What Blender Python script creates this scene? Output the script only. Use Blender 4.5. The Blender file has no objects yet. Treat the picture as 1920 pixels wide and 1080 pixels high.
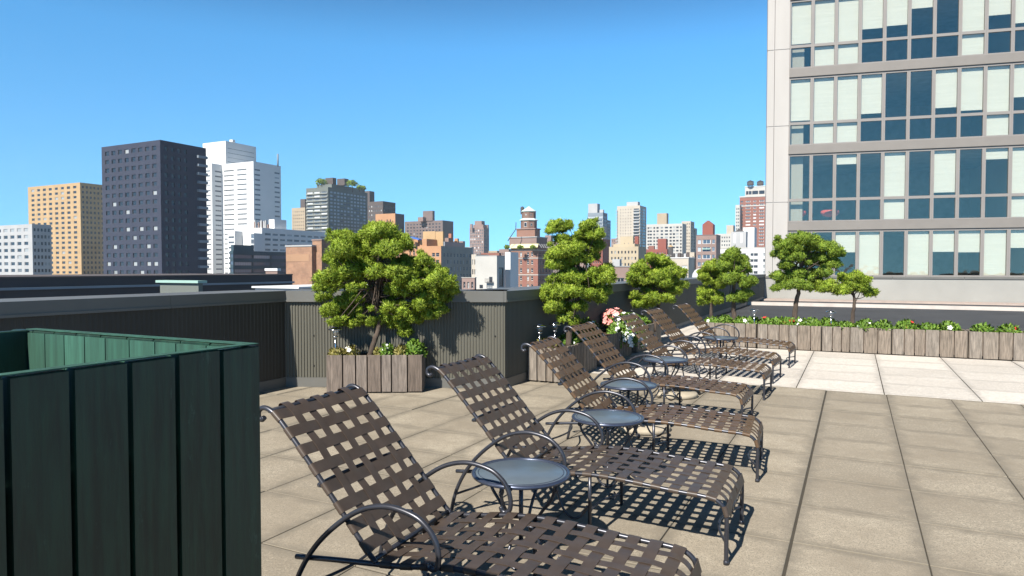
import bpy, math, random
import numpy as np
from mathutils import Vector, Matrix

R = math.radians
rng = random.Random(7)
nrg = np.random.default_rng(11)
scene = bpy.context.scene
COL = scene.collection

# ------------------------------------------------------------------ camera, sky, sun, exposure
EYE = 1.65
PITCH = 1.6426
FOC = 1278.3                      # focal length in pixels of a 1920 wide picture
cam_d = bpy.data.cameras.new('camera')
cam = bpy.data.objects.new('camera', cam_d)
COL.objects.link(cam)
cam_d.sensor_width = 36
cam_d.lens = 36 * FOC / 1920
cam_d.clip_start = .05
cam_d.clip_end = 6000
cam.location = (0, 0, EYE)
cam.rotation_euler = (R(90 - PITCH), 0, 0)
scene.camera = cam

SUN_AZ, SUN_EL = 31.5, 42.5       # the light travels towards azimuth 31.5 (from +y to +x)
world = bpy.data.worlds.new('World')
scene.world = world
world.use_nodes = True
wn = world.node_tree
bg = wn.nodes['Background']
sky = wn.nodes.new('ShaderNodeTexSky')
sky.sky_type = 'NISHITA'
sky.sun_disc = False
sky.sun_elevation = R(SUN_EL)
sky.sun_rotation = R(180 + SUN_AZ)
sky.altitude = 2000
sky.air_density = 1.0
sky.dust_density = 0
sky.ozone_density = 8
# the pale band at the horizon is kept low: look-up heights start a few degrees up
_tc = wn.nodes.new('ShaderNodeTexCoord')
_sp = wn.nodes.new('ShaderNodeSeparateXYZ')
_cb = wn.nodes.new('ShaderNodeCombineXYZ')
_lo = wn.nodes.new('ShaderNodeMath'); _lo.operation = 'MULTIPLY_ADD'; _lo.inputs[1].default_value = .5; _lo.inputs[2].default_value = .10
_hi = wn.nodes.new('ShaderNodeMath'); _hi.operation = 'MULTIPLY_ADD'; _hi.inputs[1].default_value = 1.09; _hi.inputs[2].default_value = -.09
_mx = wn.nodes.new('ShaderNodeMath'); _mx.operation = 'MAXIMUM'
_hs = wn.nodes.new('ShaderNodeHueSaturation'); _hs.inputs['Saturation'].default_value = 1.08
wn.links.new(_tc.outputs['Generated'], _sp.inputs[0])
wn.links.new(_sp.outputs[0], _cb.inputs[0]); wn.links.new(_sp.outputs[1], _cb.inputs[1])
wn.links.new(_sp.outputs[2], _lo.inputs[0]); wn.links.new(_sp.outputs[2], _hi.inputs[0])
wn.links.new(_lo.outputs[0], _mx.inputs[0]); wn.links.new(_hi.outputs[0], _mx.inputs[1])
wn.links.new(_mx.outputs[0], _cb.inputs[2])
wn.links.new(_cb.outputs[0], sky.inputs[0])
wn.links.new(sky.outputs[0], _hs.inputs['Color'])
_rp = wn.nodes.new('ShaderNodeValToRGB')
_rp.color_ramp.elements[0].position = .30; _rp.color_ramp.elements[0].color = (.90, 1.32, 1.18, 1)
_rp.color_ramp.elements[1].position = .52; _rp.color_ramp.elements[1].color = (.28, .31, .32, 1)
_e = _rp.color_ramp.elements.new(0.0); _e.color = (1.26, 1.42, 1.18, 1)
_mu = wn.nodes.new('ShaderNodeMix'); _mu.data_type = 'RGBA'; _mu.blend_type = 'MULTIPLY'; _mu.inputs[0].default_value = 1
wn.links.new(_sp.outputs[2], _rp.inputs[0])
wn.links.new(_hs.outputs[0], _mu.inputs[6]); wn.links.new(_rp.outputs[0], _mu.inputs[7])
wn.links.new(_mu.outputs[2], bg.inputs[0])
bg.inputs[1].default_value = .085

sd = bpy.data.lights.new('sun', 'SUN')
sd.energy = 4.6
sd.angle = R(.55)
sd.color = (1, .95, .86)
sun = bpy.data.objects.new('sun', sd)
COL.objects.link(sun)
_d = Vector((math.sin(R(SUN_AZ)) * math.cos(R(SUN_EL)), math.cos(R(SUN_AZ)) * math.cos(R(SUN_EL)), -math.sin(R(SUN_EL))))
sun.rotation_euler = _d.to_track_quat('-Z', 'Y').to_euler()
sun.location = (-20, -30, 40)

scene.view_settings.view_transform = 'Standard'
scene.view_settings.look = 'None'
scene.view_settings.exposure = 1.0
scene.view_settings.gamma = 1
scene.render.engine = 'CYCLES'

# ------------------------------------------------------------------ frames and rays
YAW = R(26.67)
CU, SU = math.cos(YAW), math.sin(YAW)
def uv(u, v, z=0.):                        # terrace grid: u to the right, v away from the viewer
    return Vector((CU * u + SU * v, -SU * u + CU * v, z))
_c, _s = math.cos(R(PITCH)), math.sin(R(PITCH))
def ray(px, py):
    dx = (px - 960) / FOC
    dy = (540 - py) / FOC
    return Vector((dx, _c + dy * _s, dy * _c - _s))
def at(px, py, Y):                         # the point at distance Y seen at a place of the picture
    r = ray(px, py)
    return Vector((r.x / r.y * Y, Y, EYE + r.z / r.y * Y))

# ------------------------------------------------------------------ materials
def newmat(name):
    m = bpy.data.materials.new(name)
    m.use_nodes = True
    nt = m.node_tree
    return m, nt, nt.nodes['Principled BSDF']
def N(nt, t, **kw):
    n = nt.nodes.new(t)
    for k, v in kw.items():
        setattr(n, k, v)
    return n
def noise(nt, vec, scale, detail=4, rough=.6):
    n = N(nt, 'ShaderNodeTexNoise')
    n.inputs['Scale'].default_value = scale
    n.inputs['Detail'].default_value = detail
    n.inputs['Roughness'].default_value = rough
    if vec is not None:
        nt.links.new(vec, n.inputs['Vector'])
    return n.outputs['Fac']
def ramp(nt, fac, stops):
    n = N(nt, 'ShaderNodeValToRGB')
    cr = n.color_ramp
    while len(cr.elements) < len(stops):
        cr.elements.new(.5)
    for e, (p, c) in zip(cr.elements, stops):
        e.position = p
        e.color = (*c, 1) if len(c) == 3 else c
    nt.links.new(fac, n.inputs[0])
    return n.outputs[0]
def mix(nt, fac, a, b, mode='MIX'):
    n = N(nt, 'ShaderNodeMix', data_type='RGBA', blend_type=mode)
    for sock, v in ((n.inputs[0], fac), (n.inputs[6], a), (n.inputs[7], b)):
        if hasattr(v, 'is_linked'):
            nt.links.new(v, sock)
        elif isinstance(v, (int, float)):
            sock.default_value = v
        else:
            sock.default_value = (*v, 1)
    return n.outputs[2]
def mapped(nt, scale=(1, 1, 1), kind='Object'):
    tc = N(nt, 'ShaderNodeTexCoord')
    mp = N(nt, 'ShaderNodeMapping')
    mp.inputs['Scale'].default_value = scale
    nt.links.new(tc.outputs[kind], mp.inputs[0])
    return mp.outputs[0]
def bump(nt, h, strength, dist, bs):
    b = N(nt, 'ShaderNodeBump')
    b.inputs['Strength'].default_value = strength
    b.inputs['Distance'].default_value = dist
    nt.links.new(h, b.inputs['Height'])
    nt.links.new(b.outputs[0], bs.inputs['Normal'])
def island(nt):
    g = N(nt, 'ShaderNodeNewGeometry')
    return g.outputs['Random Per Island']

def pmat(name, col, rough=.7, metal=0, var=.2, scale=1.5, stretch=(1, 1, 1), bmp=0, bscale=80, spec=.4):
    m, nt, bs = newmat(name)
    v = mapped(nt, stretch)
    f = noise(nt, v, scale, 5)
    lo = tuple(c * (1 - var) for c in col)
    hi = tuple(min(1, c * (1 + var)) for c in col)
    nt.links.new(ramp(nt, f, [(.3, lo), (.7, hi)]), bs.inputs['Base Color'])
    bs.inputs['Roughness'].default_value = rough
    bs.inputs['Metallic'].default_value = metal
    bs.inputs['Specular IOR Level'].default_value = spec
    if bmp:
        bump(nt, noise(nt, v, bscale, 3), bmp, .01, bs)
    return m

def wood_mat(name, tones, rough=.85, grain=.5, chips=None):
    m, nt, bs = newmat(name)
    rnd = island(nt)
    tc = N(nt, 'ShaderNodeTexCoord')
    ad = N(nt, 'ShaderNodeVectorMath', operation='ADD')
    cmb = N(nt, 'ShaderNodeCombineXYZ')
    ml = N(nt, 'ShaderNodeMath', operation='MULTIPLY')
    ml.inputs[1].default_value = 37.
    nt.links.new(rnd, ml.inputs[0])
    nt.links.new(ml.outputs[0], cmb.inputs[2])
    nt.links.new(tc.outputs['Object'], ad.inputs[0])
    nt.links.new(cmb.outputs[0], ad.inputs[1])
    mp = N(nt, 'ShaderNodeMapping')
    mp.inputs['Scale'].default_value = (1, 1, .09)
    nt.links.new(ad.outputs[0], mp.inputs[0])
    g1 = noise(nt, mp.outputs[0], 46, 6, .65)
    g2 = noise(nt, mp.outputs[0], 9, 3)
    base = ramp(nt, rnd, [(0, tones[0]), (.5, tones[1]), (1, tones[2])])
    dark = mix(nt, 1., base, tuple(1 - grain for _ in range(3)), 'MULTIPLY')
    c1 = mix(nt, ramp(nt, g1, [(.38, (0, 0, 0)), (.62, (1, 1, 1))]), dark, base)
    c2 = mix(nt, ramp(nt, g2, [(.35, (.7, .7, .7)), (.65, (1, 1, 1))]), (0, 0, 0), c1, 'MIX')
    if chips:
        mp2 = N(nt, 'ShaderNodeMapping'); mp2.inputs['Scale'].default_value = (1, 1, .35)
        nt.links.new(ad.outputs[0], mp2.inputs[0])
        g3 = noise(nt, mp2.outputs[0], 22, 7, .72)
        c2 = mix(nt, ramp(nt, g3, [(.62, (0, 0, 0)), (.66, (.85, .85, .85))]), c2, chips)
        g4 = noise(nt, mp2.outputs[0], 3, 4, .6)
        c2 = mix(nt, ramp(nt, g4, [(.45, (0, 0, 0)), (.75, (.45, .45, .45))]), c2, chips)
    nt.links.new(c2, bs.inputs['Base Color'])
    bs.inputs['Roughness'].default_value = rough
    bump(nt, g1, .5, .004, bs)
    return m

def leaf_mat(name, tones, trans=.22):
    m, nt, bs = newmat(name)
    rnd = island(nt)
    v = mapped(nt)
    f = noise(nt, v, 5, 3)
    a = ramp(nt, rnd, [(0, tones[0]), (.55, tones[1]), (1, tones[2])])
    c = mix(nt, ramp(nt, f, [(.35, (.62, .62, .62)), (.65, (1, 1, 1))]), (0, 0, 0), a)
    nt.links.new(c, bs.inputs['Base Color'])
    bs.inputs['Roughness'].default_value = .55
    bs.inputs['Specular IOR Level'].default_value = .3
    tr = N(nt, 'ShaderNodeBsdfTranslucent')
    nt.links.new(c, tr.inputs[0])
    mx = N(nt, 'ShaderNodeMixShader')
    mx.inputs[0].default_value = trans
    nt.links.new(bs.outputs[0], mx.inputs[1])
    nt.links.new(tr.outputs[0], mx.inputs[2])
    nt.links.new(mx.outputs[0], nt.nodes['Material Output'].inputs[0])
    return m

def paver_mat(name, col, speck, stain, grid, dirt=.5):
    m, nt, bs = newmat(name)
    v = mapped(nt)
    rnd = island(nt)
    fine = noise(nt, v, 120, 2, .7)
    grit = noise(nt, v, 55, 3, .75)
    mid = noise(nt, v, 15, 5, .7)
    big = noise(nt, v, 1.1, 5, .65)
    c = ramp(nt, rnd, [(0, tuple(x * .80 for x in col)), (1, tuple(x * 1.14 for x in col))])
    c = mix(nt, ramp(nt, fine, [(.38, (1, 1, 1)), (.5, (0, 0, 0))]), c, tuple(x * speck for x in col))
    c = mix(nt, ramp(nt, grit, [(.50, (0, 0, 0)), (.68, (.8, .8, .8))]), c, tuple(min(1, x * 1.45) for x in col))
    c = mix(nt, ramp(nt, mid, [(.32, (.55, .55, .55)), (.58, (0, 0, 0))]), c, tuple(x * .66 for x in col))
    c = mix(nt, ramp(nt, big, [(.36, (stain, stain, stain)), (.62, (0, 0, 0))]), c, (col[0] * .62, col[1] * .6, col[2] * .58))
    # dirt gathered along the joints
    tc = N(nt, 'ShaderNodeTexCoord'); mp = N(nt, 'ShaderNodeMapping'); mp.inputs['Rotation'].default_value = (0, 0, YAW)
    nt.links.new(tc.outputs['Object'], mp.inputs[0])
    sp = N(nt, 'ShaderNodeSeparateXYZ'); nt.links.new(mp.outputs[0], sp.inputs[0])
    ds = []
    for k, (o, p) in enumerate(grid):
        a_ = N(nt, 'ShaderNodeMath', operation='SUBTRACT'); a_.inputs[1].default_value = o; nt.links.new(sp.outputs[k], a_.inputs[0])
        pp = N(nt, 'ShaderNodeMath', operation='PINGPONG'); pp.inputs[1].default_value = p / 2; nt.links.new(a_.outputs[0], pp.inputs[0])
        ds.append(pp.outputs[0])
    mn = N(nt, 'ShaderNodeMath', operation='MINIMUM'); nt.links.new(ds[0], mn.inputs[0]); nt.links.new(ds[1], mn.inputs[1])
    wob = noise(nt, v, 5, 5, .7)
    ad = N(nt, 'ShaderNodeMath', operation='MULTIPLY_ADD'); ad.inputs[1].default_value = -.26; ad.inputs[2].default_value = .13
    nt.links.new(wob, ad.inputs[0])
    sm = N(nt, 'ShaderNodeMath', operation='ADD'); nt.links.new(mn.outputs[0], sm.inputs[0]); nt.links.new(ad.outputs[0], sm.inputs[1])
    c = mix(nt, ramp(nt, sm.outputs[0], [(.004, (dirt, dirt, dirt)), (.10, (0, 0, 0))]), c, tuple(x * .52 for x in col))
    nt.links.new(c, bs.inputs['Base Color'])
    bs.inputs['Roughness'].default_value = .9
    bump(nt, fine, .35, .003, bs)
    return m

def strap_mat(name, lo, hi, tr_):
    m, nt, bs = newmat(name)
    v = mapped(nt)
    f = noise(nt, v, 14, 3)
    c = ramp(nt, f, [(.3, lo), (.7, hi)])
    nt.links.new(c, bs.inputs['Base Color'])
    bs.inputs['Roughness'].default_value = .4
    bs.inputs['Specular IOR Level'].default_value = .38
    tr = N(nt, 'ShaderNodeBsdfTranslucent')
    tr.inputs[0].default_value = (.34, .15, .045, 1)
    mx = N(nt, 'ShaderNodeMixShader')
    mx.inputs[0].default_value = tr_
    nt.links.new(bs.outputs[0], mx.inputs[1])
    nt.links.new(tr.outputs[0], mx.inputs[2])
    nt.links.new(mx.outputs[0], nt.nodes['Material Output'].inputs[0])
    return m

def window_mat(name, dark, light, share=.25, rough=.12):
    m, nt, bs = newmat(name)
    oi = N(nt, 'ShaderNodeObjectInfo')
    c = ramp(nt, oi.outputs['Random'], [(0, dark), (1 - share, tuple(x * 1.6 for x in dark)), (min(.99, 1 - share + .03), light), (1, light)])
    nt.links.new(c, bs.inputs['Base Color'])
    bs.inputs['Roughness'].default_value = rough
    return m

M = {}
M['strap'] = strap_mat('vinyl_strap', (.066, .049, .038), (.088, .067, .054), .2)
M['strapbrown'] = strap_mat('brown_vinyl_strap', (.120, .074, .042), (.152, .096, .056), .3)
M['frame'] = pmat('painted_frame', (.052, .054, .066), .34, .55, .2, 9, spec=.6)
M['table'] = pmat('table_glass', (.10, .125, .148), .32, .0, .12, 5, spec=.7)
M['tablerim'] = pmat('table_rim', (.07, .085, .13), .3, .6, .12, 9, spec=.6)
M['paver'] = paver_mat('exposed_aggregate', (.33, .285, .218), .45, .7, ((-.320, .7135), (10.15, .72)), .85)
M['pale'] = paver_mat('pale_concrete', (.56, .515, .46), .85, .25, ((-.70, 1.07), (10.15, .93)), .55)
M['deck'] = pmat('roof_felt', (.05, .043, .032), .95)
M['membrane'] = pmat('dark_membrane', (.04, .042, .047), .8, 0, .25, .7)
M['kerb'] = pmat('kerb_concrete', (.47, .42, .38), .85, 0, .12, 2)
M['panel'] = pmat('olive_panel', (.097, .092, .073), .55, 0, .1, 1.2, (1, 1, .4), spec=.35)
M['shaded_panel'] = pmat('shade_darkened_panel', (.045, .042, .036), .6, 0, .15, 1.2, (1, 1, .3), spec=.3)  # shade on the left wall is put into this darker colour
M['coping'] = pmat('grey_coping', (.125, .122, .112), .5, .1, .1, 1)
M['darkbolt'] = pmat('bolt_head', (.02, .02, .02), .6)
M['wood'] = wood_mat('weathered_wood', [(.165, .125, .098), (.21, .165, .135), (.255, .21, .178)])
M['woodpale'] = wood_mat('pale_weathered_wood', [(.22, .18, .145), (.28, .24, .20), (.25, .20, .155)])
M['green'] = wood_mat('green_painted_wood', [(.007, .034, .019), (.009, .042, .023), (.008, .038, .020)], .5, .6, (.022, .06, .042))
M['sunlit_chalk'] = wood_mat('sunlit_chalky_green', [(.022, .09, .058), (.028, .105, .07), (.035, .125, .085)], .8, .35)  # paler for chalky wear and for the sun falling inside the box
M['soil'] = pmat('soil', (.055, .032, .02), .95, 0, .4, 25, bmp=.6, bscale=60)
M['bark'] = pmat('bark', (.075, .055, .042), .95, 0, .45, 16, (1, 1, .25), .8, 40)
M['leaf1'] = leaf_mat('juniper_green', [(.155, .255, .02), (.31, .43, .038), (.52, .60, .08)])
M['leaf2'] = leaf_mat('juniper_deep_green', [(.14, .24, .03), (.25, .37, .042), (.40, .49, .06)])
M['herb'] = leaf_mat('herb_green', [(.09, .19, .022), (.16, .29, .035), (.26, .38, .06)])
M['herbyellow'] = leaf_mat('yellow_leaf', [(.20, .19, .05), (.30, .27, .07), (.36, .30, .10)])
M['white_petal'] = pmat('white_petal', (.85, .85, .82), .6, 0, .05)
M['pink_petal'] = pmat('coral_petal', (.80, .30, .27), .6, 0, .12, 30)
M['red_petal'] = pmat('red_petal', (.62, .05, .04), .6, 0, .15, 30)
M['steel'] = pmat('stainless_steel', (.62, .62, .63), .16, 1, .05)
def clear_plastic():
    m, nt, bs = newmat('lamp_plastic')
    t_ = N(nt, 'ShaderNodeBsdfTransparent'); g_ = N(nt, 'ShaderNodeBsdfGlossy'); g_.inputs[1].default_value = .08
    x_ = N(nt, 'ShaderNodeMixShader'); x_.inputs[0].default_value = .16
    nt.links.new(t_.outputs[0], x_.inputs[1]); nt.links.new(g_.outputs[0], x_.inputs[2]); nt.links.new(x_.outputs[0], nt.nodes['Material Output'].inputs[0])
    return m
M['lampglass'] = clear_plastic()
M['solar'] = pmat('solar_cell', (.03, .04, .08), .15, .3)
M['clearwin'] = None

# ------------------------------------------------------------------ mesh helper
class MB:
    def __init__(self):
        self.v, self.f, self.m, self.s = [], [], [], []
    def face(self, pts, mi=0, smooth=False):
        b = len(self.v)
        self.v.extend([tuple(p) for p in pts])
        self.f.append(tuple(range(b, b + len(pts))))
        self.m.append(mi); self.s.append(smooth)
    def box(self, x0, x1, y0, y1, z0, z1, mi=0, T=None):
        c = [(x0, y0, z0), (x1, y0, z0), (x1, y1, z0), (x0, y1, z0), (x0, y0, z1), (x1, y0, z1), (x1, y1, z1), (x0, y1, z1)]
        if T is not None:
            c = [tuple(T @ Vector(p)) for p in c]
        b = len(self.v)
        self.v.extend(c)
        for q in ((0, 3, 2, 1), (4, 5, 6, 7), (0, 1, 5, 4), (1, 2, 6, 5), (2, 3, 7, 6), (3, 0, 4, 7)):
            self.f.append(tuple(b + i for i in q)); self.m.append(mi); self.s.append(False)
    def slab(self, x0, x1, y0, y1, z0, z1, e, mi=0, T=None):       # a box with bevelled upper edges
        c = [(x0, y0, z0), (x1, y0, z0), (x1, y1, z0), (x0, y1, z0), (x0, y0, z1 - e), (x1, y0, z1 - e), (x1, y1, z1 - e), (x0, y1, z1 - e),
             (x0 + e, y0 + e, z1), (x1 - e, y0 + e, z1), (x1 - e, y1 - e, z1), (x0 + e, y1 - e, z1)]
        if T is not None:
            c = [tuple(T @ Vector(p)) for p in c]
        b = len(self.v)
        self.v.extend(c)
        qs = [(8, 9, 10, 11)]
        for i in range(4):
            j = (i + 1) % 4
            qs += [(i, j, 4 + j, 4 + i), (4 + i, 4 + j, 8 + j, 8 + i)]
        for q in qs:
            self.f.append(tuple(b + i for i in q)); self.m.append(mi); self.s.append(False)
    def tube(self, path, r, n=8, mi=0, cap=True):
        P = [Vector(p) for p in path]
        k = len(P)
        rs = r if isinstance(r, (list, tuple)) else [r] * k
        T = [(P[min(i + 1, k - 1)] - P[max(i - 1, 0)]).normalized() for i in range(k)]
        a = Vector((0, 0, 1)) if abs(T[0].z) < .9 else Vector((1, 0, 0))
        nrm = (a - T[0] * a.dot(T[0])).normalized()
        b = len(self.v)
        for i in range(k):
            nrm = (nrm - T[i] * nrm.dot(T[i])).normalized()
            bi = T[i].cross(nrm)
            for j in range(n):
                t = 2 * math.pi * j / n
                self.v.append(tuple(P[i] + (nrm * math.cos(t) + bi * math.sin(t)) * rs[i]))
        for i in range(k - 1):
            for j in range(n):
                j2 = (j + 1) % n
                self.f.append((b + i * n + j, b + i * n + j2, b + (i + 1) * n + j2, b + (i + 1) * n + j))
                self.m.append(mi); self.s.append(True)
        if cap:
            self.f.append(tuple(b + j for j in reversed(range(n)))); self.m.append(mi); self.s.append(False)
            self.f.append(tuple(b + (k - 1) * n + j for j in range(n))); self.m.append(mi); self.s.append(False)
    def lathe(self, prof, n=24, mi=0, center=(0, 0), smooth=True, phase=0.):
        b = len(self.v)
        k = len(prof)
        for (r, z) in prof:
            for j in range(n):
                t = 2 * math.pi * j / n + phase
                self.v.append((center[0] + r * math.cos(t), center[1] + r * math.sin(t), z))
        for i in range(k - 1):
            for j in range(n):
                j2 = (j + 1) % n
                self.f.append((b + i * n + j, b + i * n + j2, b + (i + 1) * n + j2, b + (i + 1) * n + j))
                self.m.append(mi); self.s.append(smooth)
        if prof[-1][0] > 1e-6:
            self.f.append(tuple(b + (k - 1) * n + j for j in range(n))); self.m.append(mi); self.s.append(False)
    def ribbon(self, path, side, up, w, t, mi=0):                   # a flat strap along path
        k = len(path)
        cs = []
        for i in range(k):
            p, s, u = Vector(path[i]), Vector(side[i]), Vector(up[i])
            cs.append([tuple(p + s * (a * w / 2) + u * (c * t / 2)) for (a, c) in ((-1, 1), (1, 1), (1, -1), (-1, -1))])
        for j in range(4):
            b = len(self.v)
            j2 = (j + 1) % 4
            for c in cs:
                self.v.append(c[j]); self.v.append(c[j2])
            for i in range(k - 1):
                self.f.append((b + 2 * i, b + 2 * i + 2, b + 2 * i + 3, b + 2 * i + 1))
                self.m.append(mi); self.s.append(True)
        self.face(cs[0], mi); self.face(list(reversed(cs[-1])), mi)
    def mesh(self, name, mats):
        me = bpy.data.meshes.new(name)
        me.from_pydata(self.v, [], self.f)
        for m in (mats if isinstance(mats, (list, tuple)) else [mats]):
            me.materials.append(m)
        me.polygons.foreach_set('material_index', self.m)
        me.polygons.foreach_set('use_smooth', self.s)
        me.update()
        return me
    def build(self, name, mats, parent=None, loc=None):
        o = bpy.data.objects.new(name, self.mesh(name, mats))
        COL.objects.link(o)
        o.parent = parent
        if loc is not None:
            o.location = loc
        return o

def tag(o, label=None, cat=None, group=None, kind=None):
    if label: o['label'] = label
    if cat: o['category'] = cat
    if group: o['group'] = group
    if kind: o['kind'] = kind
    return o
def empty(name, loc, rz=0., label=None, cat=None, group=None):
    o = bpy.data.objects.new(name, None)
    COL.objects.link(o)
    o.empty_display_size = .2
    o.location = loc
    o.rotation_euler = (0, 0, rz)
    return tag(o, label, cat, group)
def copy_tree(o, parent=None):
    c = o.copy()
    COL.objects.link(c)
    c.parent = parent
    for ch in list(o.children):
        copy_tree(ch, c)
    return c
def place(me, name, parent, loc, rot=(0, 0, 0), sc=(1, 1, 1)):
    o = bpy.data.objects.new(name, me)
    COL.objects.link(o)
    o.parent = parent
    o.location = loc
    o.rotation_euler = rot
    o.scale = sc
    return o
def crom(pts, n=6):                                                # smooth curve through points
    P = [Vector(p) for p in pts]
    P = [P[0] * 2 - P[1]] + P + [P[-1] * 2 - P[-2]]
    out = []
    for i in range(1, len(P) - 2):
        a, b, c, d = P[i - 1:i + 3]
        for k in range(n):
            t = k / n
            out.append(.5 * ((2 * b) + (c - a) * t + (2 * a - 5 * b + 4 * c - d) * t * t + (3 * b - a - 3 * c + d) * t ** 3))
    out.append(P[-2])
    return out
def resample(path, n):
    P = [Vector(p) for p in path]
    L = [0]
    for a, b in zip(P, P[1:]):
        L.append(L[-1] + (b - a).length)
    out = []
    j = 0
    for k in range(n):
        s = L[-1] * k / (n - 1)
        while j < len(L) - 2 and L[j + 1] < s:
            j += 1
        t = (s - L[j]) / max(1e-9, L[j + 1] - L[j])
        out.append(P[j].lerp(P[j + 1], t))
    return out

# ------------------------------------------------------------------ the terrace floor
PV = .7135
U0, V1 = -.320, 10.15
def floor():
    T = Matrix(((CU, SU, 0), (-SU, CU, 0), (0, 0, 1)))
    b = MB()
    b.face([T @ Vector(p) for p in ((-12, -8, -.007), (16, -8, -.007), (16, 15.4, -.007), (-12, 15.4, -.007))])
    tag(b.build('roof_deck', M['deck']), kind='structure')
    b = MB()
    r = random.Random(3)
    for i in range(-9, 15):
        ua, ub = U0 + (i - 1) * PV, U0 + i * PV
        for j in range(0, 21):
            vb = V1 - j * .72
            va = vb - .72
            g = .0065
            gl = .009 if i == 1 else .004
            gr = .009 if i == 0 else .004
            dz = r.uniform(-.0035, .002)
            b.slab(ua + gl, ub - gr, va + g, vb - g, -.05, dz, .0025, 0, T)
    tag(b.build('paving', M['paver']), kind='structure')
    b = MB()
    for i in range(-4, 14):
        ua, ub = -.70 + (i - 1) * 1.07, -.70 + i * 1.07
        ua = max(ua, -4.4)
        if ub < -4.3: continue
        for j in range(0, 5):
            va = V1 + j * .93
            b.slab(ua + .006, ub - .006, va + .005, va + .925, -.05, .004 + r.uniform(-.001, .002), .002, 0, T)
    tag(b.build('pale_paving', M['pale']), kind='structure')
    # the pale walkway and the dark roof beyond the planters
    b = MB()
    b.box(-4.4, -2.55, 14.80, 21.5, -.06, .03, 0, T)
    tag(b.build('walkway', M['pale']), kind='structure')
    b = MB()
    b.box(-4.4, 40, 21.51, 39.2, -.06, -.005, 0, T)
    b.box(-2.54, 40, 15.41, 21.505, -.06, -.005, 0, T)
    tag(b.build('dark_roof', M['membrane']), kind='structure')
    b = MB()
    b.box(-4.35, 40, 32.4, 32.9, -.004, .13, 0, T)
    tag(b.build('kerb', M['kerb']), kind='structure')
    b = MB()
    b.box(-4.35, 40, 37.2, 38.7, -.004, .06, 0, T)
    tag(b.build('far_walkway', pmat('pinkish_concrete', (.36, .29, .25), .85, 0, .15, 2)), kind='structure')
    b = MB()
    s = 5000
    b.face([(-s, -s, -42), (s, -s, -42), (s, s, -42), (-s, s, -42)])
    tag(b.build('ground', pmat('city_ground', (.16, .16, .16), .9, 0, .3, .02)), kind='structure')
floor()

# ------------------------------------------------------------------ parapets
HP = 1.34
def parapet(name, label, p0, p1, thick, bolts=(), deep=.012, rib=.041, sheet='panel'):
    p0, p1 = Vector((*p0, 0)), Vector((*p1, 0))
    d = p1 - p0
    L = d.length
    root = empty(name, p0, math.atan2(d.y, d.x), label, 'parapet')
    zt = HP - .145
    b = MB()                                        # core of the wall, behind the sheet
    b.box(0, L, .03, thick - .03, -1.5, zt)
    b.build('wall_core', M['panel'], root)
    b = MB()                                        # the ribbed metal sheet
    n = int(L / rib)
    step = L / n
    prof = [(0, 0), (.30, 0), (.42, deep), (.83, deep), (.95, 0)]
    xs = []
    for i in range(n):
        for f, dep in prof:
            xs.append(((i + f) * step, dep))
    xs.append((L, 0))
    for (xa, da), (xb, db) in zip(xs, xs[1:]):
        b.face([(xa, da, .135), (xb, db, .135), (xb, db, zt), (xa, da, zt)])
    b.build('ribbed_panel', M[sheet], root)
    b = MB()
    b.box(0, L, -.006, .028, 0, .133)
    b.build('base_plate', M['coping'], root)
    b = MB()                                        # folded metal cap with its joints
    seg = 3.05
    k = 0
    x = 0
    while x < L - .01:
        x2 = min(L, x + seg)
        b.box(x + (.002 if x > 0 else -.02), x2 - (.002 if x2 < L else -.02), -.035, thick + .03, zt + .002, HP)
        b.box(x + (.002 if x > 0 else -.02), x2 - (.002 if x2 < L else -.02), -.045, -.0352, zt - .006, zt + .022)
        x = x2
    b.build('coping', M['coping'], root)
    if bolts:
        mb = MB()
        mb.lathe([(.0, -.001), (.011, 0), (.010, .006), (0, .008)], 8)
        me = mb.mesh('bolt', M['darkbolt'])
        for (bx, bz) in bolts:
            place(me, 'bolt', root, (bx, -.0005, bz), (R(90), 0, 0))
    return root
CORN = Vector((-.096, 9.349, 0))
LCOR = Vector((-3.157, 9.476, 0))
bl = []
for px in (586, 760, 891, 929):
    for z in (.30, .72, 1.14):
        q = at(px, 600, 9.41)
        bl.append((q.x - LCOR.x, z))
parapet('parapet_wall', 'sunlit olive grey ribbed metal parapet behind the lone tree planter', LCOR[:2], CORN[:2], .7, bl)
e2 = uv(-4.31, 39.0)
parapet('parapet_wall', 'shaded ribbed parapet running away behind the lounge chairs and small trees', CORN[:2], e2[:2], .7)
e3 = LCOR - Vector((SU, CU, 0)) * 14
parapet('parapet_wall', 'dark shaded parapet on the left behind the green wooden box', e3[:2], LCOR[:2], .7, (), .003, .06, 'shaded_panel')

def far_wall():
    a = uv(-4.31, 38.75)
    root = empty('boundary_wall', a, -YAW, 'plain grey far wall across the dark roof, behind the round trees', 'wall')
    b = MB()
    b.box(0, 46, 0, .4, -1, 1.14)
    b.build('wall_face', pmat('far_wall_render', (.27, .265, .245), .8, 0, .08, .6), root)
    b = MB()
    x = 0
    while x < 46:
        b.box(x, x + 2.99, -.05, .45, 1.142, 1.24)
        x += 3.0
    b.build('coping', M['coping'], root)
far_wall()

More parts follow.
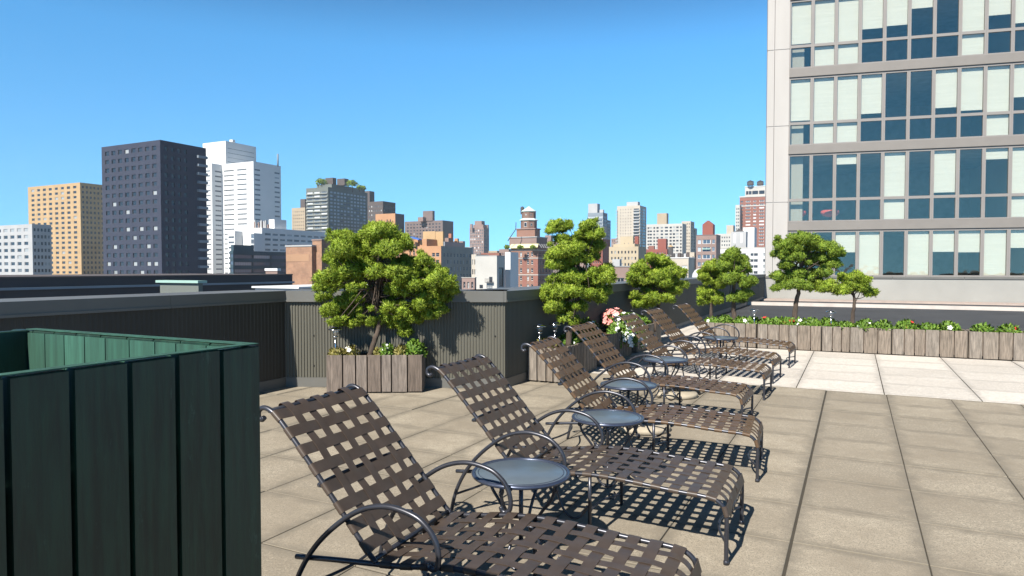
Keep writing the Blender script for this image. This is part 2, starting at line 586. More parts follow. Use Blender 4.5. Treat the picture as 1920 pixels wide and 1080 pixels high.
# ------------------------------------------------------------------ lounge chairs
LW = .672                                  # distance between the side rails
TR = .0125
seat_pts = [(0, 0), (0, .12), (.0, .255), (.016, .316), (.06, .353), (.13, .365), (.24, .370), (.36, .377), (.54, .391), (.71, .399), (.86, .396), (1.0, .381), (1.15, .358), (1.30, .343), (1.5, .325), (1.735, .30)]
back_pts = [(1.285, .350), (1.33, .392), (1.45, .527), (1.57, .660), (1.69, .793), (1.77, .877), (1.845, .950), (1.895, .980), (1.932, .983), (1.957, .965), (1.958, .938), (1.938, .926), (1.922, .938)]
arm_pts = [(1.005, .415), (.998, .395), (.978, .388), (.958, .400), (.950, .432), (.953, .47), (.966, .51), (1.0, .557), (1.07, .601), (1.2, .621), (1.33, .592), (1.45, .52), (1.57, .413), (1.66, .295), (1.725, .16), (1.765, 0.)]
X0, Y0 = .95, LW / 2                       # chair origin in the middle of its footprint
def P3(l, z, y):
    return Vector((X0 - l, y - Y0, z))
def profile(pts):                           # dense curve in (l, z) with tangent and outward normal
    c = crom([(a, 0, b) for a, b in pts], 10)
    c = resample(c, 160)
    S = [0]
    for a, b in zip(c, c[1:]):
        S.append(S[-1] + (b - a).length)
    return c, S
def sample(c, S, s):
    s = min(max(s, 0), S[-1])
    j = 0
    lo, hi = 0, len(S) - 2
    while lo < hi:
        m_ = (lo + hi + 1) // 2
        if S[m_] <= s: lo = m_
        else: hi = m_ - 1
    j = lo
    t = (s - S[j]) / max(1e-9, S[j + 1] - S[j])
    p = c[j].lerp(c[j + 1], t)
    a = c[max(0, j - 2)]; d = c[min(len(c) - 1, j + 3)]
    tg = (d - a).normalized()
    return p, tg
def find_l(c, S, l, z=None):
    best = min(range(len(c)), key=lambda i: abs(c[i].x - l) + (abs(c[i].z - z) if z is not None else 0))
    return S[best]
SW, STH = .050, .0022
SC = .058
def strap_set(b_parent, pts, sa, sb, npitch, n_long, flip, tint=None):
    c, S = profile(pts)
    cs = [sa + (sb - sa) * (i + .5) / npitch for i in range(npitch)]
    ys = [LW * (j + 1) / (n_long + 1) for j in range(n_long)]
    A = .0024
    RO = TR + .0016
    def frame(s):
        p, tg = sample(c, S, s)
        # chair space: x = X0 - l
        t3 = Vector((-tg.x, 0, tg.z)).normalized()
        up = Vector((0, 1, 0)).cross(t3)
        if up.z < 0 or (abs(up.z) < .35 and up.x < 0):
            up = -up
        return P3(p.x, p.z, 0), t3, up
    # cross straps, wrapped round both rails
    for i, s in enumerate(cs):
        o, t3, up = frame(s)
        path, side, ups = [], [], []
        Yv = Vector((0, 1, 0))
        for a in range(-100, 91, 19):
            th = R(180 - a)                       # from below, round the outside, to the top
            n_ = Yv * math.cos(th) + up * math.sin(th)
            path.append(o + n_ * RO); ups.append(n_)
        m = 24
        for k in range(1, m):
            y = LW * k / m
            w_ = 0
            for j, yj in enumerate(ys):
                q = abs(y - yj) / (LW / (n_long + 1))
                if q < 1: w_ += (1 if (i + j) % 2 == 0 else -1) * .5 * (1 + math.cos(math.pi * q))
            sag = -.010 * math.sin(math.pi * k / m)
            path.append(o + Yv * y + up * (RO + sag + A * w_)); ups.append(up)
        for a in range(90, -101, -19):
            th = R(a)
            n_ = Yv * math.cos(th) + up * math.sin(th)
            path.append(o + Yv * LW + n_ * RO); ups.append(n_)
        mb = MB()
        mb.ribbon(path, [t3] * len(path), ups, SC, STH)
        mb.build('strap', M['strap'], b_parent)
    # long straps, woven through them
    for j, yj in enumerate(ys):
        path, side, ups = [], [], []
        m = npitch * 5
        for k in range(m + 1):
            s = sa - .012 + (sb - sa + .024) * k / m
            o, t3, up = frame(s)
            w_ = 0
            pitch = (sb - sa) / npitch
            for i, si in enumerate(cs):
                q = abs(s - si) / pitch
                if q < 1: w_ += (-1 if (i + j) % 2 == 0 else 1) * .5 * (1 + math.cos(math.pi * q))
            sag = -.010 * math.sin(math.pi * yj / LW)
            path.append(o + Vector((0, yj, 0)) + up * (RO + sag + A * w_)); ups.append(up)
        # wrap the ends round the end bars
        def wrap(pt, tdir, up):
            res = []
            for a in (60, 25, -15, -60, -100):
                th = R(a)
                res.append((pt - up * RO + (tdir * math.cos(th) + up * math.sin(th)) * RO, tdir * math.cos(th) + up * math.sin(th)))
            return res
        o, t3, up = frame(sb)
        e = wrap(path[-1], t3, up)
        o, t3, up = frame(sa)
        st = wrap(path[0], -t3, up)
        path = [p for p, _ in reversed(st)] + path + [p for p, _ in e]
        ups = [u for _, u in reversed(st)] + ups + [u for _, u in e]
        mb = MB()
        mb.ribbon(path, [Vector((0, 1, 0))] * len(path), ups, SW, STH)
        mb.build('strap', M['strap'], b_parent)
    return c, S
def make_lounger():
    root = empty('lounge_chair', (0, 0, 0))
    sp = crom([(a, 0, b) for a, b in seat_pts], 6)
    bp = crom([(a, 0, b) for a, b in back_pts], 6)
    ap = crom([(a, 0, b) for a, b in arm_pts], 6)
    for y in (0, LW):
        b = MB()
        b.tube([P3(p.x, p.z, y) for p in sp], TR, 9)
        b.lathe([(.0, .0), (.016, 0), (.016, .018), (.0125, .022)], 10, center=tuple(P3(0, 0, y)[:2]))
        b.build('side_rail', M['frame'], root)
        b = MB()
        b.tube([P3(p.x, p.z, y) for p in bp], TR, 9)
        b.build('back_rail', M['frame'], root)
        b = MB()
        ya = y - .03 if y == 0 else y + .03
        b.tube([P3(p.x, p.z, ya) for p in ap], .0125, 9)
        b.tube([P3(.975, .389, ya), P3(.985, .383, y)], .009, 6)
        b.tube([P3(1.655, .303, ya), P3(1.655, .31, y)], .010, 6)
        b.build('armrest', M['frame'], root)
        b = MB()                                  # middle leg with its scrolled brace
        b.tube([P3(.80, .385, y), P3(.80, .25, y), P3(.80, 0, y)], .0115, 8)
        br = crom([(1.02, 0, .352), (1.005, 0, .25), (.965, 0, .155), (.905, 0, .115), (.85, 0, .145), (.815, 0, .205)], 5)
        b.tube([P3(p.x, p.z, y) for p in br], .008, 7)
        sc = [(.87 + .035 * (1 - t / 14) * math.cos(t * .62 + 2), 0, .055 + .035 * (1 - t / 14) * math.sin(t * .62 + 2)) for t in range(13)]
        b.tube([P3(a, z, y) for a, _, z in sc], .006, 6)
        b.build('leg', M['frame'], root)
    b = MB()
    b.tube([P3(1.892, .972, 0), P3(1.892, .972, LW)], .0115, 8)
    b.build('top_bar', M['frame'], root)
    b = MB()
    b.tube([P3(1.30, .358, 0), P3(1.30, .358, LW)], .0115, 8)
    b.build('hinge_bar', M['frame'], root)
    b = MB()
    b.tube([P3(.0, .262, 0), P3(.0, .262, LW)], .0105, 8)
    b.build('front_bar', M['frame'], root)
    b = MB()
    cv = crom([P3(1.585, .655, 0), P3(1.635, .640, .05), P3(1.665, .632, LW * .3), P3(1.672, .630, LW * .5), P3(1.665, .632, LW * .7), P3(1.635, .640, LW - .05), P3(1.585, .655, LW)], 5)
    b.tube(cv, .0105, 8)
    b.build('back_support', M['frame'], root)
    b = MB()
    b.tube(crom([P3(0, .115, 0), P3(.06, .12, LW * .25), P3(.085, .122, LW * .5), P3(.06, .12, LW * .75), P3(0, .115, LW)], 5), .008, 7)
    b.build('stretcher', M['frame'], root)
    b = MB()
    b.tube(crom([P3(1.727, .155, -.03), P3(1.66, .16, LW * .25), P3(1.635, .162, LW * .5), P3(1.66, .16, LW * .75), P3(1.727, .155, LW + .03)], 5), .008, 7)
    b.build('stretcher', M['frame'], root)
    b = MB()
    b.tube(crom([P3(.8, .08, 0), P3(.86, .09, LW * .25), P3(.88, .092, LW * .5), P3(.86, .09, LW * .75), P3(.8, .08, LW)], 5), .0075, 7)
    b.build('stretcher', M['frame'], root)
    c, S = profile(seat_pts)
    strap_set(root, seat_pts, .245, find_l(c, S, 1.285), 13, 5, False)
    c, S = profile(back_pts)
    strap_set(root, back_pts, .030, find_l(c, S, 1.888, .98), 8, 5, True)
    return root
chairs = [  # near foot x, y, turn, label
    (.573, 2.450, 24.11, 'closest strap lounge chair, beside the green wooden box'),
    (1.194, 3.756, 25.59, 'second closest strap lounge chair, bluish seat, between the two largest round tables'),
    (1.896, 5.228, 22.66, 'strap lounge chair with the round concrete base under its seat, behind the second closest chair'),
    (2.335, 6.886, 27.83, 'strap lounge chair standing in front of the coral and white flower planter'),
    (3.152, 8.487, 27.72, 'strap lounge chair third from the far end, its back against the white flowers'),
    (3.724, 9.694, 30.16, 'second strap lounge chair from the far end, feet on the pale paving'),
    (4.583, 11.229, 29.94, 'farthest strap lounge chair, right before the long row of wooden planters'),
]
proto = make_lounger()
for i, (x, y, a, lab) in enumerate(chairs):
    o = proto if i == 0 else copy_tree(proto)
    t = R(a)
    ex, ey = Vector((math.cos(t), -math.sin(t), 0)), Vector((math.sin(t), math.cos(t), 0))
    o.location = Vector((x, y, .004 if i >= 5 else .001)) - ex * X0 + ey * Y0
    o.rotation_euler = (0, 0, -t)
    if i >= 2:                                  # the farther chairs have browner straps
        for ch in o.children:
            if ch.name.startswith('strap'):
                ch.material_slots[0].link = 'OBJECT'
                ch.material_slots[0].material = M['strapbrown']
    tag(o, lab, 'lounge chair', 'row of strap lounge chairs on the terrace')

# ------------------------------------------------------------------ side tables
def make_table():
    root = empty('side_table', (0, 0, 0))
    b = MB()
    b.lathe([(.0, .478), (.245, .478), (.262, .482), (.262, .4915), (.255, .496), (.0, .4965)], 48)
    b.build('table_top', M['table'], root)
    b = MB()
    n = 48
    ring = [(.269 * math.cos(2 * math.pi * k / n), .269 * math.sin(2 * math.pi * k / n), .489) for k in range(n + 1)]
    b.tube(ring, .0125, 8, cap=False)
    ring = [(.243 * math.cos(2 * math.pi * k / n), .243 * math.sin(2 * math.pi * k / n), .4968) for k in range(n + 1)]
    b.tube(ring, .0022, 5, cap=False)
    b.build('rim', M['tablerim'], root)
    b = MB()
    b.tube([(0, 0, .477), (0, 0, .03)], .013, 9)
    b.lathe([(.03, .06), (.034, .08), (.03, .1), (.014, .11)], 12)
    b.build('post', M['frame'], root)
    lp = [(.205, .476), (.215, .44), (.195, .37), (.135, .29), (.095, .22), (.095, .16), (.135, .09), (.195, .04), (.232, .017), (.252, .024), (.252, .045), (.236, .052)]
    for k in range(4):
        t = R(45 + 90 * k + 14)
        b = MB()
        cv = crom([(r * math.cos(t), r * math.sin(t), z) for r, z in lp], 5)
        b.tube(cv, .0095, 7)
        sc = [((.215 + .028 * (1 - q / 16) * math.cos(q * .6 + 1.6)) * math.cos(t), (.215 + .028 * (1 - q / 16) * math.cos(q * .6 + 1.6)) * math.sin(t), .435 + .028 * (1 - q / 16) * math.sin(q * .6 + 1.6)) for q in range(13)]
        b.tube(sc, .0055, 6)
        b.tube([(.095 * math.cos(t), .095 * math.sin(t), .19), (.012 * math.cos(t), .012 * math.sin(t), .19)], .006, 6)
        b.build('leg', M['frame'], root)
    return root
tabs = [(.051, 3.838, 'closest round side table, greyish blue top, at the bottom of the picture'),
        (.745, 5.270, 'second round side table, between the second and third closest lounge chairs'),
        (1.160, 6.758, 'third round side table, half covered by the armrest hoop in front of it'),
        (1.950, 8.639, 'fourth round side table, thin bluish ellipse behind the flower pot planter chair'),
        (3.469, 11.314, 'farthest round side table, before the long planter row')]
tabs[3] = (1.950, 8.639, 'fourth round side table, seen nearly edge on beside the white flowers')
tp = make_table()
for i, (x, y, lab) in enumerate(tabs):
    o = tp if i == 0 else copy_tree(tp)
    o.location = (x, y, .002 if i < 4 else .005)
    o.rotation_euler = (0, 0, .4 * i)
    tag(o, lab, 'side table', 'round side tables between the lounge chairs')

# ------------------------------------------------------------------ umbrella bases on the floor
def umbrella_base(x, y, r, label):
    root = empty('umbrella_base', (x, y, .002), 0, label, 'umbrella base', 'round umbrella bases under the chairs')
    b = MB()
    b.lathe([(0, 0), (r, 0), (r, .035), (r * .96, .05), (r * .3, .062), (0, .063)], 40)
    b.build('base_disc', pmat('base_concrete', (.36, .31, .235), .85, 0, .1, 8), root)
    b = MB()
    b.tube([(0, 0, .06), (0, 0, .2)], .025, 12)
    b.build('pole_socket', M['frame'], root)
q = at(1207, 806, 6.95)
umbrella_base(q.x, 6.95, .27, 'flat tan concrete umbrella base under the third lounge chair')
q = at(1268, 744, 8.78)
umbrella_base(q.x, 8.78, .27, 'tan concrete umbrella base under the fourth lounge chair, the farther of the two')

# ------------------------------------------------------------------ planters
def planter(loc, rz, L, D, H, nb, label, mat, group='wooden tree planters'):
    root = empty('wooden_planter', loc, rz, label, 'planter', group)
    r = random.Random(int(abs(loc[0] * 1000)) + 5)
    def boards(b, x0, x1, n, T):
        ws = [r.uniform(.75, 1.25) for _ in range(n)]
        tot = sum(ws)
        x = x0
        for w in ws:
            x2 = x + (x1 - x0) * w / tot
            b.slab(x + .009, x2 - .009, -.0, .026, .015 + r.uniform(0, .006), H - r.uniform(0, .006), .003, 0, T)
            x = x2
    for nm, T, l_, n in (('front_panel', Matrix.Identity(4), L, nb),
                     ('back_panel', Matrix.Translation((L, D, 0)) @ Matrix.Rotation(math.pi, 4, 'Z'), L, nb),
                     ('side_panel', Matrix.Translation((L, 0, 0)) @ Matrix.Rotation(math.pi / 2, 4, 'Z'), D, max(3, int(nb * D / L + .5))),
                     ('side_panel', Matrix.Translation((0, D, 0)) @ Matrix.Rotation(-math.pi / 2, 4, 'Z'), D, max(3, int(nb * D / L + .5)))):
        b = MB()
        e = .027 if nm == 'side_panel' else 0
        boards(b, e, l_ - e, n, T)
        b.build(nm, mat, root)
    b = MB()
    b.box(.028, L - .028, .028, .05, .06, H - .03)
    b.box(.028, L - .028, D - .05, D - .028, .06, H - .03)
    b.box(.028, .05, .051, D - .051, .06, H - .03)
    b.box(L - .05, L - .028, .051, D - .051, .06, H - .03)
    b.build('lining', M['bark'], root)
    b = MB()
    n = 10
    rr = random.Random(4)
    pts = {}
    for i in range(n + 1):
        for j in range(n + 1):
            pts[i, j] = (.05 + (L - .1) * i / n, .05 + (D - .1) * j / n, H - .06 + rr.uniform(-.015, .03))
    for i in range(n):
        for j in range(n):
            b.face([pts[i, j], pts[i + 1, j], pts[i + 1, j + 1], pts[i, j + 1]], 0, True)
    b.build('soil', M['soil'], root)
    return root
p1 = planter((-2.455, 8.955, .0), R(2.2), 1.27, .5, .505, 7, 'grainy brown wooden planter with the largest tree, by the sunlit parapet', M['wood'])
def uvplanter(u0, u1, v0, v1, nb, label, mat, group='wooden tree planters', H=.505):
    return planter(uv(u0, v0, .003), -YAW, u1 - u0, v1 - v0, H, nb, label, mat, group)
uvplanter(-4.26, -3.74, 8.98, 10.55, 4, 'weathered planter at the parapet corner, behind the third lounge chair', M['woodpale'])
uvplanter(-4.26, -3.74, 10.82, 12.50, 4, 'weathered planter overflowing with white and coral flowers', M['woodpale'])
uvplanter(-4.26, -3.74, 12.84, 14.70, 4, 'farther weathered planter along the shaded parapet, behind the chair backs', M['woodpale'])
fp = [(-2.83, -1.80, 5, 'left end wooden box of the long far planter row, two small trees in it'),
      (-1.77, -.575, 6, 'wooden box of the far planter row with the dark trunked round tree'),
      (-.555, .64, 6, 'wooden box of the far planter row under the low spreading tree'),
      (.66, 1.86, 6, 'wooden box second from the right end of the far planter row'),
      (1.88, 3.08, 6, 'wooden box at the right end of the far planter row')]
for a, b_, n, lab in fp:
    uvplanter(a, b_, 14.78, 15.32, n, lab, M['woodpale'], 'long far row of wooden planters')

# ------------------------------------------------------------------ green box of painted boards
def green_box():
    c = Vector((-.651, 1.75, 0))
    H = 1.455
    root = empty('wooden_bin', c, -YAW, 'tall dark green painted wooden box, open on top, at the left edge', 'wooden box')
    r = random.Random(2)
    # local: x = terrace u (to the right), y = terrace v (away); corner at the far right
    L = 1.0
    b = MB()
    y = 0
    k = 0
    while y > -L:
        w = .1165 if k == 0 else r.uniform(.112, .122)
        b.slab(-.03, 0, y - w + .006, y - (0 if k == 0 else .006), .0, H - r.uniform(0, .004), .003)
        y -= w
        k += 1
    b.build('side_panel', M['green'], root)
    b = MB()
    x = -.031
    while x > -L:
        w = r.uniform(.112, .122)
        b.slab(x - w + .004, x, -.03, 0, 0, H - r.uniform(0, .004), .003)
        x -= w
    b.build('back_panel', M['green'], root)
    b = MB()
    y = -.03
    while y > -L + .03:
        w = .117
        b.slab(-L, -L + .03, y - w + .004, y, 0, H, .003)
        y -= w
    b.build('side_panel', M['green'], root)
    b = MB()
    x = -.031
    while x > -L + .03:
        w = r.uniform(.112, .122)
        b.slab(x - w + .004, x, -L, -L + .03, 0, H, .003)
        x -= w
    b.build('front_panel', M['green'], root)
    b = MB()
    b.box(-L + .031, -.031, -L + .031, -.031, .03, .06)
    b.build('floor_panel', M['green'], root)
    b = MB()
    b.box(-L + .05, -.05, -.055, -.0315, H - .30, H - .21)
    b.box(-.055, -.0315, -L + .05, -.06, H - .30, H - .21)
    b.build('rail', M['sunlit_chalk'], root)
    b = MB()                                        # chalky inner boards, also lightened for sunlight on them; worn top edges
    x = -.034
    while x > -L + .05:
        w = r.uniform(.08, .12)
        b.box(max(x - w + .004, -L + .034), x, -.0375, -.0312, .07, H - .008)
        x -= w
    b.build('inner_lining', M['sunlit_chalk'], root)
    b = MB()
    b.box(-.0295, -.0005, -L + .01, -.0005, H + .0005, H + .003)
    b.box(-L + .01, -.031, -.0295, -.0005, H + .0005, H + .003)
    b.build('top_edge', M['sunlit_chalk'], root)
green_box()

# ------------------------------------------------------------------ foliage
def leaves(points, normals, n_per, lmin, lmax, w, spread, name, mat, parent, up=.35):
    P = np.repeat(points, n_per, axis=0)
    Nn = np.repeat(normals, n_per, axis=0)
    k = len(P)
    d = Nn + nrg.normal(0, spread, (k, 3)) + np.array([0, 0, up])
    d /= np.linalg.norm(d, axis=1, keepdims=True)
    s = np.cross(d, nrg.normal(0, 1, (k, 3)))
    s /= np.linalg.norm(s, axis=1, keepdims=True)
    L = nrg.uniform(lmin, lmax, (k, 1))
    W = w * nrg.uniform(.7, 1.3, (k, 1))
    base = P + nrg.normal(0, lmin * .25, (k, 3))
    flip = (np.sum(np.cross(s, d) * Nn, 1) < 0)
    s[flip] *= -1
    v = np.stack([base - s * W * .35, base + s * W * .35, base + d * L * .6 + s * W * .5, base + d * L, base + d * L * .6 - s * W * .5], 1).reshape(-1, 3)
    me = bpy.data.meshes.new(name)
    me.vertices.add(k * 5)
    me.vertices.foreach_set('co', v.astype(np.float32).ravel())
    me.loops.add(k * 5)
    me.loops.foreach_set('vertex_index', np.arange(k * 5, dtype=np.int32))
    me.polygons.add(k)
    me.polygons.foreach_set('loop_start', np.arange(0, k * 5, 5, dtype=np.int32))
    me.polygons.foreach_set('loop_total', np.full(k, 5, dtype=np.int32))
    me.polygons.foreach_set('use_smooth', np.ones(k, dtype=bool))
    me.materials.append(mat)
    me.update(calc_edges=True)
    fn = np.cross(s, d)
    fn /= np.linalg.norm(fn, axis=1, keepdims=True)
    sn = Nn * .7 + fn * .55                              # leaves of a tuft catch the light together
    sn /= np.linalg.norm(sn, axis=1, keepdims=True)
    me.normals_split_custom_set_from_vertices(np.repeat(sn, 5, axis=0).astype(np.float32))
    o = bpy.data.objects.new(name, me)
    COL.objects.link(o)
    o.parent = parent
    return o
def blob_points(c, r, n, bumps=17):
    """uneven shell of points round a clump: the clump itself is made of smaller knobs"""
    kd = nrg.normal(0, 1, (bumps, 3)); kd /= np.linalg.norm(kd, axis=1, keepdims=True)
    kd[:, 2] = np.abs(kd[:, 2]) * .9 - .25
    kc = c + kd * r * nrg.uniform(.45, .78, (bumps, 1))
    kr = r * nrg.uniform(.24, .40, bumps)
    idx = nrg.integers(0, bumps, n)
    d = nrg.normal(0, 1, (n, 3)); d /= np.linalg.norm(d, axis=1, keepdims=True)
    rad = kr[idx] * (nrg.uniform(.45, 1.0, n) ** .6) * (1 + np.abs(nrg.normal(0, .34, n)) * (nrg.uniform(0, 1, n) < .6))
    p = kc[idx] + d * rad[:, None] * np.array([1, 1, .85])
    nn = d * .8 + (p - c) / r * .35
    nn /= np.linalg.norm(nn, axis=1, keepdims=True)
    return p, nn
def tree(name, label, base, Y, blobs, trunks, mat, leafL, density=1., depth=.3, group=None, twigs=True):
    root = empty(name, base, 0, label, 'tree', group)
    b0 = np.array(base)
    S = Y / FOC
    pts, nor = [], []
    cs = []
    extra = []
    for bb in blobs:
        q = bb[2]
        extra.append((bb[0] + rng.uniform(-.75, .75) * q, bb[1] + rng.uniform(-.45, .6) * q, q * rng.uniform(.6, .85)))
        extra.append((bb[0] + rng.uniform(-1, 1) * q, bb[1] + rng.uniform(-1.05, .5) * q, q * rng.uniform(.28, .42)))
    for k, bb in enumerate(list(blobs) + extra):
        px, py, rp = bb[:3]
        dy = bb[3] if len(bb) > 3 else nrg.uniform(-1, 1) * depth
        c = np.array(at(px, py, Y + dy)) - b0
        r = rp * S * (1.36 if Y < 10 else 1.26)
        cs.append((c, r))
        n = int(density * 520 * (r / .15) ** 2 * (.04 / leafL) ** 1.6)
        p, nn = blob_points(c, r, n)
        pts.append(p); nor.append(nn)
    pts, nor = np.concatenate(pts), np.concatenate(nor)
    leaves(pts, nor, 5, leafL * .6, leafL * 1.6, leafL * .24, .8, 'crown', mat, root, .3)
    for path, r0, r1 in trunks:
        b = MB()
        P = [Vector(np.array(at(x, y, Y + d)) - b0) for x, y, d in path]
        P[0].z = min(P[0].z, -.02)
        c = crom(P, 6)
        k = len(c)
        b.tube([p + Vector((rng.uniform(-1, 1), rng.uniform(-1, 1), 0)) * r0 * .12 for p in c], [r0 + (r1 - r0) * (i / (k - 1)) ** .8 for i in range(k)], 9)
        top = c[-1]
        mid = c[len(c) // 2]
        # limbs to the clumps
        for (cc, rr) in cs[::2]:
            q = Vector(cc)
            a = mid.lerp(top, rng.uniform(.0, 1))
            m_ = a.lerp(q, .5) + Vector((rng.uniform(-.05, .05), rng.uniform(-.05, .05), -.04))
            lim = crom([a, m_, q], 4)
            b.tube(lim, [r1 * .75 * (1 - .7 * i / (len(lim) - 1)) for i in range(len(lim))], 6)
        b.build('trunk', M['bark'], root)
    return root

T1Y = 9.22
t1 = [(715, 440, 24), (690, 446, 19), (740, 450, 18), (705, 432, 14), (640, 450, 17), (626, 445, 11), (656, 446, 11), (640, 472, 21), (668, 476, 22), (700, 470, 20), (730, 467, 21), (756, 456, 14),
      (650, 500, 22), (680, 498, 22), (712, 494, 22), (742, 500, 21), (770, 496, 17), (795, 488, 13), (765, 520, 22), (800, 520, 23), (828, 530, 22), (846, 544, 12), (780, 545, 20), (815, 550, 19), (752, 546, 15),
      (615, 522, 18), (641, 534, 20), (608, 560, 14), (622, 585, 15), (647, 603, 12), (628, 606, 9), (660, 555, 13), (610, 542, 15), (722, 528, 16), (738, 560, 15), (786, 566, 15), (705, 512, 14), (622, 490, 16), (660, 520, 14), (640, 570, 14), (665, 585, 12), (810, 565, 14), (700, 555, 14, .35), (725, 575, 15, .35), (755, 580, 14, .3), (690, 575, 12, .4), (775, 535, 16, .3), (670, 530, 14, .35), (735, 535, 16, .3), (835, 560, 12, .2), (850, 552, 9), (720, 598, 14, .1), (748, 606, 14, .12), (775, 598, 14, .1), (802, 590, 14, .1), (700, 604, 10, .15), (826, 578, 12, .1), (760, 622, 11, .12), (670, 602, 10, .15), (735, 580, 15, -.1), (790, 575, 14, -.1)]
bpt = at(700, 668, T1Y)
tree('juniper_tree', 'largest wide juniper tree, in the single brown planter by the sunlit parapet', (bpt.x, T1Y, .47), T1Y, t1,
     [([(692, 672, 0), (702, 640, .0), (712, 600, .05), (700, 560, .0), (695, 520, 0), (705, 470, 0)], .042, .016)], M['leaf1'], .030, 1.0, .42, 'juniper trees in the planters')
T2Y = 10.3
t2 = [(1045, 425, 15), (1062, 425, 11), (1034, 433, 9), (1104, 425, 14), (1115, 440, 15), (1096, 441, 14), (1110, 456, 17), (1120, 466, 11), (1085, 456, 17), (1066, 470, 20), (1046, 475, 16), (1036, 481, 13), (1041, 496, 15), (1060, 490, 18), (1090, 486, 17), (1110, 480, 13),
      (1066, 519, 20), (1041, 525, 13), (1091, 520, 19), (1115, 515, 15), (1139, 506, 13), (1135, 525, 16), (1110, 531, 17), (1030, 545, 15), (1026, 556, 13), (1050, 549, 17), (1076, 545, 17), (1041, 575, 15), (1061, 580, 16), (1086, 575, 15), (1110, 555, 15), (1126, 560, 11), (1054, 599, 9), (1130, 545, 13), (1052, 450, 12), (1075, 600, 10)]
bpt = at(1066, 640, T2Y)
tree('juniper_tree', 'tallest juniper tree, in two tiers, in the planter at the parapet corner', (bpt.x, T2Y, .47), T2Y, t2,
     [([(1066, 645, 0), (1070, 600, 0), (1082, 560, .0), (1078, 520, 0), (1072, 470, 0), (1090, 430, 0)], .05, .014)], M['leaf1'], .032, 1.0, .30, 'juniper trees in the planters')
T3Y = 14.3
t3 = [(1220, 483, 9), (1230, 492, 14), (1245, 500, 16), (1260, 508, 16), (1275, 512, 11), (1200, 505, 14), (1190, 520, 11), (1215, 515, 16), (1235, 520, 18), (1255, 525, 16), (1200, 530, 15), (1220, 540, 16), (1245, 545, 16), (1265, 545, 12), (1281, 535, 8), (1190, 555, 9), (1205, 560, 12), (1195, 570, 9), (1225, 560, 14), (1215, 571, 9), (1250, 560, 12)]
bpt = at(1228, 620, T3Y)
tree('juniper_tree', 'low rounded juniper tree against the dark parapet, left of the pom pom pair', (bpt.x, T3Y, .47), T3Y, t3,
     [([(1226, 622, 0), (1230, 590, 0), (1238, 560, .0), (1230, 530, 0), (1232, 500, 0)], .05, .014)], M['leaf1'], .040, 1.0, .30, 'juniper trees in the planters')
T4Y = 14.5
t4 = [(1375, 475, 12), (1365, 484, 13), (1390, 490, 12), (1376, 500, 16), (1356, 500, 12), (1395, 506, 11), (1408, 528, 10), (1399, 536, 8), (1362, 524, 13), (1386, 555, 12), (1401, 550, 8), (1374, 560, 8), (1382, 520, 13)]
bpt = at(1376, 600, T4Y)
tree('juniper_tree', 'slim juniper tree with thick straight trunk, at left end of the far planter row', (bpt.x, T4Y, .47), T4Y, t4,
     [([(1376, 606, 0), (1376, 575, 0), (1376, 550, .0), (1377, 520, 0), (1376, 490, 0)], .06, .018)], M['leaf2'], .04, 1.05, .22, 'juniper trees in the planters')
T4bY = 14.75
t4b = [(1330, 500, 12), (1318, 520, 10), (1336, 511, 13), (1322, 549, 13), (1340, 554, 12), (1320, 564, 9), (1345, 564, 9), (1348, 534, 10), (1352, 528, 11), (1330, 527, 9)]
bpt = at(1334, 600, T4bY)
tree('juniper_tree', 'small pom pom juniper tree beside the straight trunk, nearest the parapet end', (bpt.x, T4bY, .47), T4bY, t4b,
     [([(1333, 604, 0), (1334, 575, 0), (1337, 545, .0), (1334, 510, 0)], .045, .016)], M['leaf1'], .04, 1.05, .2, 'juniper trees in the planters')
T5Y = 13.95
t5 = [(1470, 461, 14), (1490, 452, 14), (1510, 451, 13), (1530, 460, 16), (1550, 465, 14), (1567, 472, 12), (1460, 476, 11), (1480, 480, 16), (1505, 480, 17), (1530, 486, 17), (1553, 490, 14), (1460, 519, 12), (1470, 530, 12), (1490, 515, 15), (1514, 514, 15), (1486, 535, 12), (1510, 538, 12), (1530, 529, 12), (1456, 540, 7), (1475, 500, 12), (1545, 510, 12)]
bpt = at(1490, 602, T5Y)
tree('juniper_tree', 'round headed juniper tree with bare dark trunk, before the white concrete building', (bpt.x, T5Y, .47), T5Y, t5,
     [([(1489, 606, 0), (1492, 575, 0), (1498, 545, .0), (1500, 515, 0), (1504, 480, 0)], .062, .02)], M['leaf2'], .04, 1.05, .3, 'juniper trees in the planters')
T6Y = 13.7
t6 = [(1545, 541, 12), (1560, 535, 13), (1577, 544, 13), (1595, 532, 14), (1614, 540, 14), (1632, 548, 11), (1604, 520, 12), (1585, 522, 10), (1620, 526, 10)]
bpt = at(1598, 606, T6Y)
tree('juniper_tree', 'low spreading olive juniper tree at the right, half behind the round headed one', (bpt.x, T6Y, .47), T6Y, t6,
     [([(1597, 610, 0), (1600, 585, 0), (1602, 560, .0), (1596, 535, 0)], .05, .016)], M['leaf1'], .04, 1.0, .2, 'juniper trees in the planters')

